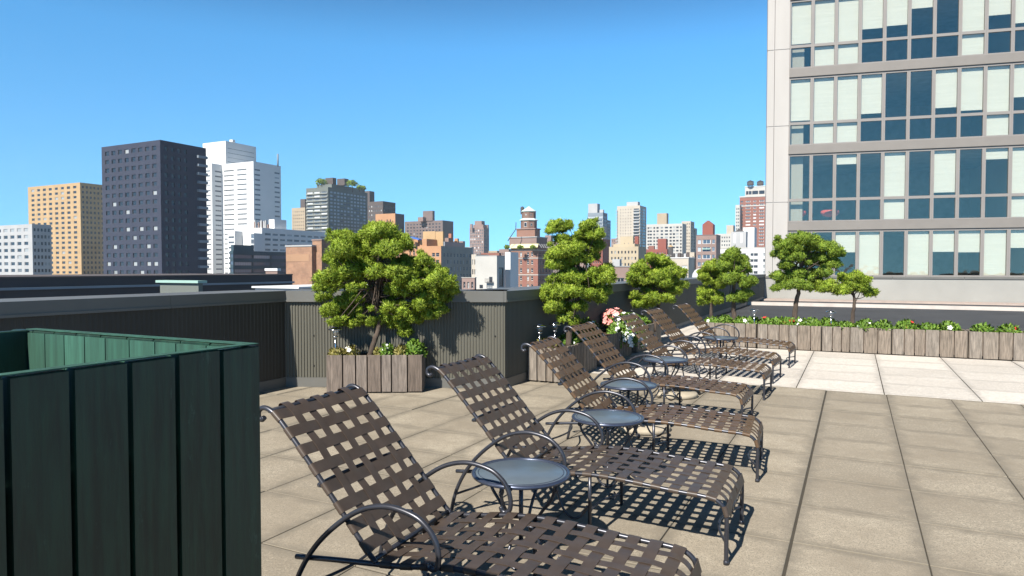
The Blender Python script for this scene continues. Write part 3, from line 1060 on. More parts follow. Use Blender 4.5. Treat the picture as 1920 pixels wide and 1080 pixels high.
# ------------------------------------------------------------------ flowers and small plants
def blossom_mesh(name, mat, r):
    b = MB()
    for k in range(5):
        t = 2 * math.pi * k / 5
        c, s = math.cos(t), math.sin(t)
        c2, s2 = math.cos(t + .55), math.sin(t + .55)
        c3, s3 = math.cos(t - .55), math.sin(t - .55)
        b.face([(0, 0, 0), (r * .7 * c3, r * .7 * s3, r * .22), (r * c, r * s, r * .3), (r * .7 * c2, r * .7 * s2, r * .22)])
    b.lathe([(r * .22, 0.0), (r * .18, r * .2), (0, r * .26)], 6)
    return b.mesh(name, mat)
BL = {'white': blossom_mesh('white_blossom', M['white_petal'], .03), 'coral': blossom_mesh('coral_blossom', M['pink_petal'], .033), 'red': blossom_mesh('red_blossom', M['red_petal'], .03)}
def plant(name, label, loc, w, h, nleaf, leafL, mat, flowers=(), group=None, cat='plant', droop=0.):
    root = empty(name, loc, 0, label, cat, group)
    n = nleaf
    d = nrg.normal(0, 1, (n, 3)); d /= np.linalg.norm(d, axis=1, keepdims=True)
    d[:, 2] = np.abs(d[:, 2])
    rad = nrg.uniform(.3, 1, (n, 1)) ** .6
    p = d * rad * np.array([w, w, h])
    p[:, 2] -= droop * np.clip((np.hypot(p[:, 0], p[:, 1]) / w - .5), 0, 1) * 2
    leaves(p, d, 3, leafL * .7, leafL * 1.3, leafL * .5, .5, 'foliage', mat, root, .3)
    b = MB()
    for k in range(7):
        a = rng.uniform(0, 6.28)
        q = Vector((math.cos(a) * w * .6, math.sin(a) * w * .6, h * .7))
        b.tube([(0, 0, -.03), (q.x * .4, q.y * .4, q.z * .5), tuple(q)], [.005, .004, .002], 5)
    b.build('stem', M['herb'], root)
    for kind, cnt, sc in flowers:
        for k in range(cnt):
            v = Vector((rng.gauss(0, 1), rng.gauss(0, 1) - .4, abs(rng.gauss(0, 1)) + .1)).normalized()
            f = rng.uniform(.62, 1.22)
            q = Vector((v.x * w * f, v.y * w * f, v.z * h * f + .01))
            q.z -= droop * max(0, math.hypot(q.x, q.y) / w - .5) * 2
            rot = v.to_track_quat('Z', 'Y').to_euler()
            s = sc * rng.uniform(.8, 1.3)
            place(BL[kind], 'blossom', root, q, rot, (s, s, s))
    return root
def on_planter1(fx, fy):
    c, s = math.cos(R(2.2)), math.sin(R(2.2))
    return Vector((-2.455 + c * fx - s * fy, 8.955 + s * fx + c * fy, .47))
G1 = 'small plants in the brown planter'
plant('flower_plant', 'straw yellow little plant beside the lamp stake', on_planter1(.12, .12), .10, .11, 150, .04, M['herbyellow'], (), G1)
plant('flower_plant', 'clump with large white blossoms left of the tree trunk', on_planter1(.30, .16), .10, .14, 110, .04, M['herbyellow'], (('white', 9, 1.0),), G1)
plant('flower_plant', 'grey green clump with small white blossoms right of the tree trunk', on_planter1(.78, .12), .10, .16, 160, .04, M['herb'], (('white', 8, .7),), G1)
plant('flower_plant', 'yellowish sprig at the foot of the tree trunk', on_planter1(.66, .10), .06, .10, 60, .035, M['herbyellow'], (), G1)
plant('flower_plant', 'dry looking dark plant in the right half of the planter', on_planter1(.97, .16), .10, .14, 110, .04, M['herbyellow'], (), G1)
plant('flower_plant', 'leafy green bush at the right end of the planter', on_planter1(1.15, .20), .15, .20, 320, .045, M['herb'], (), G1)
G2 = 'plants in the corner planter'
plant('flower_plant', 'yellow green herb at the near end of the corner planter', uv(-4.05, 9.15, .47), .14, .14, 200, .05, M['herbyellow'], (('white', 3, .7),), G2)
plant('flower_plant', 'sprawling herb with tiny white blossoms under the tiered juniper', uv(-3.92, 9.75, .47), .17, .16, 260, .05, M['herb'], (('white', 9, .7),), G2)
plant('flower_plant', 'dark leafy herb at the far end of the corner planter', uv(-3.95, 10.3, .47), .16, .20, 240, .05, M['herb'], (('white', 3, .9),), G2)
G3 = 'flowers overflowing the third planter'
plant('flower_bush', 'bright green bush covered with big white blossoms, hanging over the planter edge', uv(-3.76, 12.15, .34), .37, .46, 1500, .055, M['herb'], (('white', 105, 1.6),), G3, 'flowers', .12)
plant('flower_bush', 'coral pink blossoms heaped on top of the white flower bush', uv(-4.05, 12.40, .58), .27, .26, 380, .05, M['herb'], (('coral', 75, 1.7),), G3, 'flowers')
plant('flower_bush', 'leafy green bush with a few white blossoms left of the coral flowers', uv(-4.05, 10.95, .45), .22, .32, 480, .055, M['herb'], (('white', 10, .9),), G3, 'flowers')
G4 = 'flowers in the fourth planter'
plant('flower_bush', 'small bush of white and red blossoms behind the third last chair back', uv(-3.95, 13.05, .45), .24, .30, 420, .055, M['herb'], (('white', 12, 1.1), ('red', 12, 1.2)), G4, 'flowers')
plant('flower_bush', 'plain green bush in the middle of the fourth planter', uv(-4.0, 13.9, .45), .22, .2, 260, .055, M['herb'], (), G4, 'flowers')
G5 = 'low plants along the far planter row'
far = [(-2.72, 'white', 4, 'few white blossoms at the left end of the far row'), (-2.45, None, 0, 'bright green mat before the straight tree trunk'), (-2.12, 'white', 5, 'white blossoms right of the straight tree trunk'), (-1.9, None, 0, 'green tuft at the end of the first far box'),
       (-1.62, 'red', 6, 'red blossoms beside the first far lamp'), (-1.38, None, 0, 'feathery green tuft between the red blossom clumps'), (-1.2, 'red', 4, 'few red blossoms left of the bare dark trunk'), (-.98, 'white', 4, 'white blossoms at the foot of the bare dark trunk'), (-.75, None, 0, 'green mat right of the bare dark trunk'),
       (-.45, 'red', 1, 'single red blossom in green leaves by the second far lamp'), (-.15, None, 0, 'low green mat under the spreading tree'), (.2, 'white', 2, 'two white blossoms under the spreading tree'), (.5, None, 0, 'green tuft at the right end of the third far box'),
       (.9, 'red', 2, 'two red blossoms in the fourth far box'), (1.25, None, 0, 'low green mat in the fourth far box'), (1.6, 'white', 3, 'white blossoms in the fourth far box'), (2.1, None, 0, 'green tuft in the last far box'), (2.5, 'red', 2, 'red blossoms in the last far box'), (2.9, None, 0, 'green mat at the right end of the far row')]
for u, kd, cnt, lab in far:
    plant('flower_plant', lab, uv(u, 14.95 + rng.uniform(-.03, .12), .47), .17, rng.uniform(.11, .19), 230, .055, M['herb'], ((kd, cnt, 1.25),) if kd else (), G5)

# ------------------------------------------------------------------ solar garden lamps
def solar_lamp(loc, h, label, lean=0.):
    root = empty('garden_lamp', loc, 0, label, 'garden lamp', 'solar stake lamps in the planters')
    root.rotation_euler = (0, lean, 0)
    b = MB(); b.tube([(0, 0, -.05), (0, 0, h - .10)], .0095, 9); b.build('stake', M['steel'], root)
    b = MB(); b.lathe([(.012, h - .125), (.036, h - .118), (.040, h - .105), (.014, h - .095)], 20); b.build('collar', M['steel'], root)
    b = MB(); b.lathe([(.030, h - .100), (.048, h - .06), (.055, h - .018)], 20); b.build('lens', M['lampglass'], root)
    b = MB(); b.lathe([(.02, h - .02), (.094, h - .017), (.095, h - .010), (.075, h + .004), (.04, h + .013), (0, h + .015)], 28); b.build('cap', M['steel'], root)
    b = MB(); b.box(-.028, .028, -.028, .028, h + .008, h + .0185); b.build('solar_panel', M['solar'], root)
    return root
solar_lamp(at(629, 668, 9.03) * 1, .37, 'chrome solar stake lamp at the left end of the brown planter')
solar_lamp(uv(-4.10, 9.05, .46), .36, 'solar stake lamp glinting in the dark before the corner parapet', .02)
solar_lamp(uv(-4.02, 9.42, .46), .36, 'solar stake lamp half hidden by herbs in the corner planter', .03)
q = at(1414, 610, 14.02); solar_lamp((q.x, q.y, .46), .34, 'solar stake lamp in the far row, left of the bare dark trunk')
q = at(1558, 612, 13.50); solar_lamp((q.x, q.y, .46), .34, 'solar stake lamp in the far row, right of the bare dark trunk')

# ------------------------------------------------------------------ the city: windows and blocks
def win_mesh(name, glass, frame, nx=1, nz=1, f=.06):
    b = MB()
    b.face([(-.5, 0, -.5), (.5, 0, -.5), (.5, 0, .5), (-.5, 0, .5)], 0)
    bars = [(-.5, -.5 + f, -.5, .5), (.5 - f, .5, -.5, .5), (-.5 + f, .5 - f, -.5, -.5 + f), (-.5 + f, .5 - f, .5 - f, .5)]
    for i in range(1, nx):
        x = -.5 + i / nx
        bars.append((x - f / 2 / nx, x + f / 2 / nx, -.5 + f, .5 - f))
    for i in range(1, nz):
        z = -.5 + i / nz
        bars.append((-.5 + f, .5 - f, z - f / 2, z + f / 2))
    for x0, x1, z0, z1 in bars:
        b.face([(x0, -.06, z0), (x1, -.06, z0), (x1, -.06, z1), (x0, -.06, z1)], 1)
    return b.mesh(name, [glass, frame])
GL = {'slate': window_mat('window_slate', (.075, .085, .10), (.30, .32, .34), .06),
      'dark': window_mat('window_dark', (.016, .02, .028), (.30, .31, .31), .2),
      'blue': window_mat('window_blue', (.05, .075, .11), (.34, .38, .42), .3),
      'grey': window_mat('window_grey', (.07, .085, .10), (.55, .56, .56), .35)}
FR = {'white': pmat('white_sash', (.72, .71, .68), .6), 'dark': pmat('dark_sash', (.06, .06, .065), .5), 'grey': pmat('grey_sash', (.36, .36, .37), .5)}
WM = {}
def winm(glass, frame, nx, nz, f=.06):
    k = (glass, frame, nx, nz, f)
    if k not in WM:
        WM[k] = win_mesh('window_' + glass, GL[glass], FR[frame], nx, nz, f)
    return WM[k]
def cols(n, fill=.5, a=.04, b=.96):
    w = (b - a) / n
    return [(a + w * (i + .5 - fill / 2), a + w * (i + .5 + fill / 2)) for i in range(n)]
def st(fh, cl, r=(.3, .8), top=1.2, n=40, glass='dark', frame='grey', nx=1, nz=1, f=.06, rec=.25):
    return dict(fh=fh, cols=cl, r=r, top=top, n=n, glass=glass, frame=frame, nx=nx, nz=nz, f=f, rec=rec)
ZB = -42.
def facade(mb, face, W, D, z0, z1, s_, wins, zvis):
    Ln = W if face == 'front' else D
    P = (lambda s, z, d: (-W + s, d, z)) if face == 'front' else (lambda s, z, d: (-d, s, z))
    if not s_:
        mb.face([P(0, z0, 0), P(Ln, z0, 0), P(Ln, z1, 0), P(0, z1, 0)])
        return
    fh, r = s_['fh'], s_['r']
    cl = [(a * Ln, b * Ln) for a, b in s_['cols']]
    rows = []
    zt = z1 - s_['top']
    for k in range(s_['n']):
        zl, zh = zt - (k + 1) * fh + r[0] * fh, zt - (k + 1) * fh + r[1] * fh
        if zl < max(z0 + .1, zvis): break
        rows.append((zl, zh))
    if not rows:
        return facade(mb, face, W, D, z0, z1, None, wins, zvis)
    rec = s_['rec']
    prev = z1
    for zl, zh in rows:
        mb.face([P(0, zh, 0), P(Ln, zh, 0), P(Ln, prev, 0), P(0, prev, 0)])
        sp = 0
        for a, b in cl:
            mb.face([P(sp, zl, 0), P(a, zl, 0), P(a, zh, 0), P(sp, zh, 0)])
            for q in ([(a, zl, 0), (b, zl, 0), (b, zl, rec), (a, zl, rec)], [(a, zh, 0), (b, zh, 0), (b, zh, rec), (a, zh, rec)],
                      [(a, zl, 0), (a, zh, 0), (a, zh, rec), (a, zl, rec)], [(b, zl, 0), (b, zh, 0), (b, zh, rec), (b, zl, rec)]):
                mb.face([P(*t) for t in q])
            wins.append((face, P((a + b) / 2, (zl + zh) / 2, rec - .01), b - a, zh - zl, s_))
            sp = b
        mb.face([P(sp, zl, 0), P(Ln, zl, 0), P(Ln, zh, 0), P(sp, zh, 0)])
        prev = zl
    mb.face([P(0, z0, 0), P(Ln, z0, 0), P(Ln, prev, 0), P(0, prev, 0)])
class Bld:
    def __init__(self, name, label, cat='building', group=None):
        self.name, self.label, self.cat, self.group = name, label, cat, group
        self.root = None
        self.wins = []
    def block(self, xl, xc, xr, ytop, Z, mat, front=None, right=None, D=None, ybot=None, part='wall', vis=552, W=None, cap=None):
        c = at(xc, ytop, Z)
        rl = ray(xl, ytop); al = rl.x / rl.y
        if W is None:
            W = (c.x - al * Z) / (CU + SU * al)
        if xr is not None:
            rr = ray(xr, ytop); ar = rr.x / rr.y
            D = (ar * Z - c.x) / (SU - CU * ar)
        return self.raw(c, W, D, mat, front, right, ybot and at(xc, ybot, Z).z, part, at(xc, vis, Z).z, cap)
    def raw(self, c, W, D, mat, front=None, right=None, zb=None, part='wall', zvis=-8, cap=None):
        if self.root is None:
            self.root = empty(self.name, (c.x, c.y, ZB), -YAW, self.label, self.cat, self.group)
            self.rloc = Vector((c.x, c.y, ZB))
        off = Vector((c.x, c.y, 0)) - Vector((self.rloc.x, self.rloc.y, 0))
        loc = Vector((off.x * CU - off.y * SU, off.x * SU + off.y * CU, -ZB))     # into the root's frame; z as in the world
        z0, z1 = (ZB if zb is None else zb), c.z
        mb = MB()
        ws = []
        facade(mb, 'front', W, D, z0, z1, front, ws, zvis)
        nf_ = len(mb.f)
        facade(mb, 'right', W, D, z0, z1, right, ws, zvis)
        mb.side = set(range(nf_, len(mb.f)))
        mb.face([(-W, 0, z0), (-W, D, z0), (-W, D, z1), (-W, 0, z1)])
        mb.face([(-W, D, z0), (0, D, z0), (0, D, z1), (-W, D, z1)])
        mb.face([(-W, 0, z1), (0, 0, z1), (0, D, z1), (-W, D, z1)])
        if zb is not None:
            mb.face([(-W, 0, z0), (0, 0, z0), (0, D, z0), (-W, D, z0)])
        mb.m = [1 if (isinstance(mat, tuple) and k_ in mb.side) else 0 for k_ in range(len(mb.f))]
        mb.build(part, list(mat) if isinstance(mat, tuple) else mat, self.root, loc)
        if cap:
            h, e, m = cap
            k = MB()
            k.box(-W - e, e, -e, D + e, z1 + .01, z1 + h)
            k.build('roof_edge', m, self.root, loc)
        for (f, p, w, h, s_) in ws:
            self.wins.append((f, Vector(p) + loc, w, h, s_))
        self.last = (loc, W, D, z0, z1)
        return self
    def balconies(self, face, a, b, fh, top, n, depth, mat, th=.9):
        loc, W, D, z0, z1 = self.last
        Ln = W if face == 'front' else D
        mb = MB()
        mb.box(0, (b - a) * Ln, -depth, -.02, 0, th)
        me = mb.mesh('balcony', mat)
        for k in range(n):
            z = z1 - top - (k + 1) * fh
            p = Vector((-W + a * Ln, 0, z)) if face == 'front' else Vector((0, a * Ln, z))
            place(me, 'balcony', self.root, loc + p, (0, 0, 0 if face == 'front' else R(90)))
    def done(self, limit=100):
        ws = self.wins
        rng.shuffle(ws)
        ws.sort(key=lambda t: -round(t[2] * t[3], 1))
        for (f, p, w, h, s_) in ws[:limit]:
            place(winm(s_['glass'], s_['frame'], s_['nx'], s_['nz'], s_['f']), 'window', self.root, p, (0, 0, 0 if f == 'front' else R(90)), (w, 1, h))
        rest = ws[limit:]
        if rest:
            b = MB()
            for (f, p, w, h, s_) in rest:
                if f == 'front':
                    b.face([(p.x - w / 2, p.y, p.z - h / 2), (p.x + w / 2, p.y, p.z - h / 2), (p.x + w / 2, p.y, p.z + h / 2), (p.x - w / 2, p.y, p.z + h / 2)])
                else:
                    b.face([(p.x, p.y - w / 2, p.z - h / 2), (p.x, p.y + w / 2, p.z - h / 2), (p.x, p.y + w / 2, p.z + h / 2), (p.x, p.y - w / 2, p.z + h / 2)])
            o = b.build('window_rows', GL[rest[0][4]['glass']], self.root)
            o['kind'] = 'stuff'
        return self.root
def wall(name, col, var=.1):
    col = tuple(c * .84 for c in col)
    return pmat(name, col, .85, 0, var, .12, bmp=0)
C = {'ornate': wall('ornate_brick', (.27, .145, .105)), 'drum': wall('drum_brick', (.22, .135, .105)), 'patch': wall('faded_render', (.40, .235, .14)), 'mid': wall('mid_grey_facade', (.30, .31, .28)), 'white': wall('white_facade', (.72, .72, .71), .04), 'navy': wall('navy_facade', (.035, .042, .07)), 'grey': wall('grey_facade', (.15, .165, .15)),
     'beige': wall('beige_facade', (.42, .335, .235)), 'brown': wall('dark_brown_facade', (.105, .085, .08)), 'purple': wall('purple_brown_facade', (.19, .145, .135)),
     'orange': wall('orange_brick', (.48, .255, .135)), 'tan': wall('tan_brick', (.47, .315, .165)), 'pinkbrown': wall('pink_brown_brick', (.275, .19, .165)),
     'red': wall('red_brick', (.27, .085, .062)), 'rust': wall('rust_brick', (.27, .115, .085)), 'cream': wall('cream_facade', (.50, .44, .36)), 'yellow': wall('yellow_facade', (.47, .385, .265)),
     'greyblue': wall('grey_blue_facade', (.22, .26, .30)), 'lightgrey': wall('light_grey_facade', (.42, .42, .42)), 'offwhite': wall('off_white_facade', (.50, .48, .44)),
     'teal': wall('dark_teal_facade', (.035, .075, .10)), 'darkroof': wall('dark_roof', (.055, .05, .055)), 'copper': wall('green_copper', (.33, .50, .44)), 'paleturq': wall('pale_copper', (.62, .76, .72)),
     'tank': wall('tank_wood', (.07, .065, .065)), 'bluetarp': wall('blue_tarp', (.06, .16, .50)), 'awning': wall('yellow_awning', (.74, .66, .38)), 'terra': wall('terracotta', (.42, .17, .10))}

def city():
    # far left: dark slab with balconies, and neighbours outside the old picture edge
    B = Bld('apartment_tower', 'dark navy apartment slab with pale balconies at the far left')
    B.block(190, 300, 386, 262, 230, C['navy'], st(3.0, cols(8, .6), n=60, glass='dark', frame='dark'), st(3.0, cols(4, .5, .05, .6), n=60, glass='dark', frame='dark'))
    B.balconies('right', .78, .995, 3.0, 1.0, 18, 1.0, C['greyblue'])
    B.done()
    B = Bld('apartment_tower', 'tan apartment block at the left edge of the view')
    B.block(52, 150, 196, 342, 420, C['tan'], st(3.1, cols(8, .5), n=22), st(3.1, cols(6, .5), n=22)).done()
    B = Bld('office_building', 'low grey building at the left edge behind the parapet')
    B.block(-60, 60, 96, 420, 330, C['lightgrey'], st(3.3, cols(9, .6), n=9), st(3.3, cols(5, .6), n=9)).done()
    # white tower
    B = Bld('office_tower', 'tall stepped white tower with ribbon windows and a roof mast')
    B.block(416, 475, 526.3, 302.4, 440, C['white'], st(3.2, [(.03, .40), (.46, .80)], (.32, .62), 3.0, 26, 'slate', 'white', 9, 1), st(3.2, [(.04, .24), (.76, .96)], (.30, .62), 3.4, 26, 'slate', 'white', 5, 1))
    loc, W, D, z0, z1 = B.last
    # left bay stands forward of the main front
    a = ray(397, 306); k = a.x / a.y
    base = Vector((B.rloc.x - CU * W, B.rloc.y + SU * W, 0))
    p = (base.x - k * base.y) / (SU - k * CU)             # metres towards the viewer
    bc = base - Vector((SU, CU, 0)) * p
    B.raw(Vector((bc.x, bc.y, at(397, 306, bc.y).z)), 14, p + 4, C['white'], st(3.2, [(.08, .94)], (.32, .62), 3.2, 26, 'slate', 'white', 8, 1), st(3.2, [(.20, .62)], (.32, .62), 3.2, 26, 'slate', 'white', 3, 1), zvis=at(397, 552, bc.y).z)
    B.block(380, 423, 480, 264, 456, C['white'], st(3.0, [(.0, .999)], (.46, .50), 3.0, 12, 'slate', 'white', 1, 1, rec=.15), st(3.0, [(.0, .999)], (.42, .52), 3.0, 12, 'slate', 'white', 1, 1, rec=.2), ybot=318, part='upper_block')
    B.block(430, 436, 441, 261.5, 460, C['white'], ybot=266, part='penthouse')
    q = at(521, 312, 452)
    mb = MB(); mb.tube([(0, 0, 0), (0, 0, 8.2)], .55, 8); mb.build('mast', C['greyblue'], B.root, Vector(((q.x - B.rloc.x) * CU - (q.y - B.rloc.y) * SU, (q.x - B.rloc.x) * SU + (q.y - B.rloc.y) * CU, q.z - ZB)))
    B.done()
    B = Bld('hospital_wing', 'low white wing with four rows of windows before the white tower')
    B.block(440, 491, 614, 427, 392, C['white'], st(3.0, [(.03, .25), (.72, .82)], (.25, .62), 1.9, 12, 'slate', 'white', 3, 1), st(3.0, cols(9, .78, .03, .97), (.25, .66), 1.9, 12, 'slate', 'white', 4, 1))
    B.block(427, 440, None, 433, 394, C['white'], st(3.0, [(.1, .9)], (.25, .62), 1.9, 12, 'slate', 'white', 3, 1), None, D=10)
    B.block(470, 476, None, 437, 384, C['white'], st(3.0, [(.02, .98)], (.05, .95), .3, 12, 'blue', 'white', 3, 1), None, D=7, part='stair_bay')
    B.block(504, 514.5, 537, 411, 405, C['white'], ybot=432, part='penthouse')
    loc = B.last[0]
    for i in range(14):
        px = rng.uniform(476, 505); py = rng.uniform(412, 422)
        q = at(px, py, 398)
        h = q.z - at(px, 430, 398).z
        mb = MB(); mb.box(-.4, .4, -.4, .4, -h, 0)
        mb.build('roof_vent', C['lightgrey'] if i % 3 else C['pinkbrown'], B.root, Vector(((q.x - B.rloc.x) * CU - (q.y - B.rloc.y) * SU, (q.x - B.rloc.x) * SU + (q.y - B.rloc.y) * CU, q.z - ZB)))
    B.done()
    B = Bld('dark_blue_block', 'low dark blue block in front of the white wing')
    B.block(431, 437, 541, 470, 300, C['teal'], st(3.2, [(.02, .98)], (.3, .85), .8, 8, 'blue', 'dark', 3, 1), st(3.2, [(.01, .33), (.34, .66), (.67, .99)], (.3, .8), 1.1, 8, 'blue', 'dark', 8, 1))  # dark teal block with blue ribbon windows on both faces
    B.block(433, 438, 476, 459, 303, C['teal'], ybot=471, part='plant_room')
    B.done()
    # low dark building and things just beyond the parapet
    B = Bld('low_building', 'long low dark purple grey building with a flat roof behind the left parapet')
    c = uv(-60, 18, at(535, 516, 79).z)
    B.raw(c, 18, 43, C['darkroof'], None, st(3.2, cols(12, .5), (.2, .62), 2.5, 1, 'dark', 'dark', 2, 1), zvis=-8)
    loc, W, D, z0, z1 = B.last
    mb = MB(); mb.box(.01, .35, 0, D, z1 - .95, z1 - .75); mb.build('ledge', C['greyblue'], B.root, loc)
    mb = MB(); mb.box(-W, .1, -.1, D, z1 + .005, z1 + .12); mb.build('roof_edge', C['brown'], B.root, loc)
    B.done()
    B = Bld('roof_shed', 'small white topped shed on the low dark roof left of the brick wall', 'shed')
    B.block(498, 520, 525, 508, 84, C['pinkbrown'], st(.9, cols(3, .4), (.1, .6), .35, 1, 'dark', 'white'), None, ybot=517, cap=(.32, .08, C['white'])).done()
    B = Bld('pavilion', 'grey roof pavilion with a green copper cornice at the left end of the dark roof')
    B.block(300, 372, 380, 531, 58, C['grey'], st(2.2, cols(4, .3), (.1, .7), .6, 1, 'dark', 'dark'), None, cap=(.22, .25, C['copper'])).done()
    B = Bld('flat_roof', 'low white membrane roof just beyond the parapet, below the brick wall')
    c = at(560, 541.5, 34)
    B.raw(c, 3.0, 9, C['lightgrey'], None, None, cap=(.10, .12, C['white']))
    B.done()
    lad = empty('lattice_mast', at(430, 560, 90), R(-20), 'short red steel lattice mast above the dark roof', 'mast')
    red = pmat('red_paint', (.50, .05, .04), .5)
    for x in (-.4, .4):
        mb = MB(); mb.tube([(x, 0, -1.5), (x, 0, 1.75)], .06, 6); mb.build('post', red, lad)
    for k in range(9):
        z = -1.3 + k * .36
        mb = MB(); mb.tube([(-.4, 0, z), (.4, 0, z)], .045, 6)
        mb.tube([(-.4, 0.02, z), (.4, .02, z + .33)], .035, 6)
        mb.build('brace', red, lad)
    # brick wall
    B = Bld('brick_building', 'windowless tan brick building with a chimney block, left of the largest tree')
    bm, nt, bs = newmat('old_brick')
    tc = N(nt, 'ShaderNodeTexCoord'); sx = N(nt, 'ShaderNodeSeparateXYZ'); nt.links.new(tc.outputs['Object'], sx.inputs[0])
    ad = N(nt, 'ShaderNodeMath', operation='ADD'); nt.links.new(sx.outputs[0], ad.inputs[0]); nt.links.new(sx.outputs[1], ad.inputs[1])
    cb = N(nt, 'ShaderNodeCombineXYZ'); nt.links.new(ad.outputs[0], cb.inputs[0]); nt.links.new(sx.outputs[2], cb.inputs[1])
    br = N(nt, 'ShaderNodeTexBrick'); br.inputs['Scale'].default_value = 1; br.inputs['Brick Width'].default_value = .42; br.inputs['Row Height'].default_value = .15; br.inputs['Mortar Size'].default_value = .02
    br.inputs['Color1'].default_value = (.36, .18, .105, 1); br.inputs['Color2'].default_value = (.28, .15, .09, 1); br.inputs['Mortar'].default_value = (.32, .22, .15, 1)
    nt.links.new(cb.outputs[0], br.inputs[0])
    nz = noise(nt, cb.outputs[0], .55, 6, .7)
    nt.links.new(mix(nt, ramp(nt, nz, [(.4, (0, 0, 0)), (.62, (.8, .8, .8))]), br.outputs[0], (.20, .115, .075)), bs.inputs['Base Color'])
    bs.inputs['Roughness'].default_value = .9
    B.block(536, 584.6, None, 462, 110, bm, None, None, D=9, cap=(.25, .1, C['lightgrey']))
    loc, W, D, z0, z1 = B.last
    mb = MB(); mb.box(-W + .05, -.6, -.03, -.002, z1 - 2.4, z1 - 1.25); mb.build('render_patch', C['patch'], B.root, loc)
    B.block(585.6, 603, 630, 451, 110.3, bm, None, None, part='chimney_block', cap=(.22, .1, C['pinkbrown']))
    B.done()
    # grey apartment tower with rooftop trees
    G = Bld('apartment_tower', 'big grey green apartment tower with two chimneys and trees on its roof')
    G.block(574, 615, 689, 350.5, 560, C['grey'], st(2.9, [(.04, .30), (.36, .62), (.68, .94)], (.28, .74), 2.6, 17, 'grey', 'grey', 4, 1), st(2.9, cols(11, .72), (.3, .8), 2.6, 17, 'blue', 'grey', 2, 1))
    G.balconies('front', .02, .98, 2.9, 2.6, 15, .9, C['mid'], .75)
    G.block(594, 622, 684, 345, 566, C['grey'], ybot=352, part='roof_storey')
    G.block(610, 624, 630.5, 333, 575, C['brown'], ybot=347, part='chimney')
    G.block(632, 646, 653.5, 334.5, 575, C['brown'], ybot=347, part='chimney')
    G.done()
    for (px, py, s_) in ((602, 342, 5.4), (661, 345, 5.6), (674, 352, 2.6), (681, 353, 2.4)):
        q = at(px, py, 572)
        t = empty('roof_tree', q, 0, {602: 'small roof tree left of the two chimneys', 661: 'small roof tree right of the two chimneys', 674: 'shrub on the right roof edge of the grey tower', 681: 'tiny shrub at the roof corner of the grey tower'}[px], 'tree', 'trees on the grey tower roof')
        p, nn = blob_points(np.array([0, 0, 0.]), s_ * .8, 260)
        leaves(p, nn, 3, .8, 1.4, .5, .5, 'crown', M['leaf2'], t)
        mb = MB(); mb.tube([(0, 0, -s_ * 1.25), (0, 0, 0)], .25, 6); mb.build('trunk', M['bark'], t)
    B = Bld('apartment_tower', 'narrow beige apartment block left of the grey tower')
    B.block(547, 572, 577, 389, 600, C['beige'], st(3.0, cols(6, .34), (.3, .7), 2.0, 14, 'dark', 'grey'), None)
    B.block(563, 572, 575, 373, 606, C['brown'], ybot=392, part='penthouse')
    B.done()
    B = Bld('tower_block', 'dark block peeping out behind the right of the grey tower')
    B.block(678, 693, 702, 358, 660, C['brown'], None, None).done()
    B = Bld('tower_block', 'dark brown square block between the grey tower and the orange slotted block')
    B.block(689, 718, 741.5, 377, 520, C['brown'], st(3.2, cols(6, .4), (.3, .7), 2.2, 10, 'grey', 'grey'), st(3.2, cols(6, .4), (.3, .7), 2.2, 10, 'dark', 'dark')).done()
    B = Bld('tower_block', 'orange block with four tall window slots behind the top of the largest tree')
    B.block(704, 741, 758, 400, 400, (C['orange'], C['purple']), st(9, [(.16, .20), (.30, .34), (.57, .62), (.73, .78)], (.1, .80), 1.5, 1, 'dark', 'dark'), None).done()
    B = Bld('apartment_block', 'wide purple brown apartment block with a square penthouse')
    B.block(759, 830, 850, 413, 600, C['purple'], st(2.75, cols(11, .52), (.25, .72), 1.6, 16, 'dark', 'grey', 2, 1), None)
    B.block(793, 811, 815, 395, 604, C['purple'], ybot=414, part='penthouse')
    B.block(783.5, 793, None, 407, 603, C['pinkbrown'], D=6, ybot=415, part='penthouse')
    B.done()
    # orange building
    B = Bld('orange_building', 'orange brick building with stepped top and long grey shaded side, right of the largest tree')
    s1 = st(3.0, [(.18, .40), (.62, .90)], (.22, .72), 1.4, 12, 'dark', 'grey', 2, 1)
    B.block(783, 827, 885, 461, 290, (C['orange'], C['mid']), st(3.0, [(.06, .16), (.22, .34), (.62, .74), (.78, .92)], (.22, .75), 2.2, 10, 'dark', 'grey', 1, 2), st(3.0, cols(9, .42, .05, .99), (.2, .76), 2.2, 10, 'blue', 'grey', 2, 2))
    B.block(764, 783.5, None, 449, 300, C['orange'], st(3.0, [(.2, .32), (.55, .7)], (.1, .8), 1.2, 10, 'dark', 'grey', 1, 2), None, D=10)
    B.block(636, 765, None, 452, 308, C['orange'], st(3.0, cols(14, .4), (.22, .72), 1.6, 9, 'dark', 'white', 1, 2), None, D=12)
    B.block(787, 800, None, 448, 294, C['orange'], st(3.0, [(.3, .7)], (.1, .7), 1.0, 2, 'dark', 'grey'), None, D=8, ybot=463, part='setback_tower')
    B.block(793, 816, 822, 433.5, 303, C['tan'], None, None, ybot=464, part='setback_tower')
    B.block(816.5, 830.5, 833, 434, 300, C['tan'], None, None, ybot=464, part='setback_tower')
    B.block(841, 846, 848.5, 438, 318, C['terra'], ybot=464, part='chimney')
    B.block(852, 858, 860.5, 447, 322, C['orange'], ybot=464, part='chimney')
    B.block(834, 841, 846, 446, 312, C['pinkbrown'], ybot=464, part='chimney')
    B.block(818, 834, 868, 453, 300, C['greyblue'], ybot=464, part='roof_storey')
    loc = B.last[0]
    c = at(776, 447, 296)
    mb = MB()
    T_ = Matrix.Translation(((c.x - B.rloc.x) * CU - (c.y - B.rloc.y) * SU, (c.x - B.rloc.x) * SU + (c.y - B.rloc.y) * CU, c.z - ZB)) @ Matrix.Rotation(R(14), 4, 'Y')
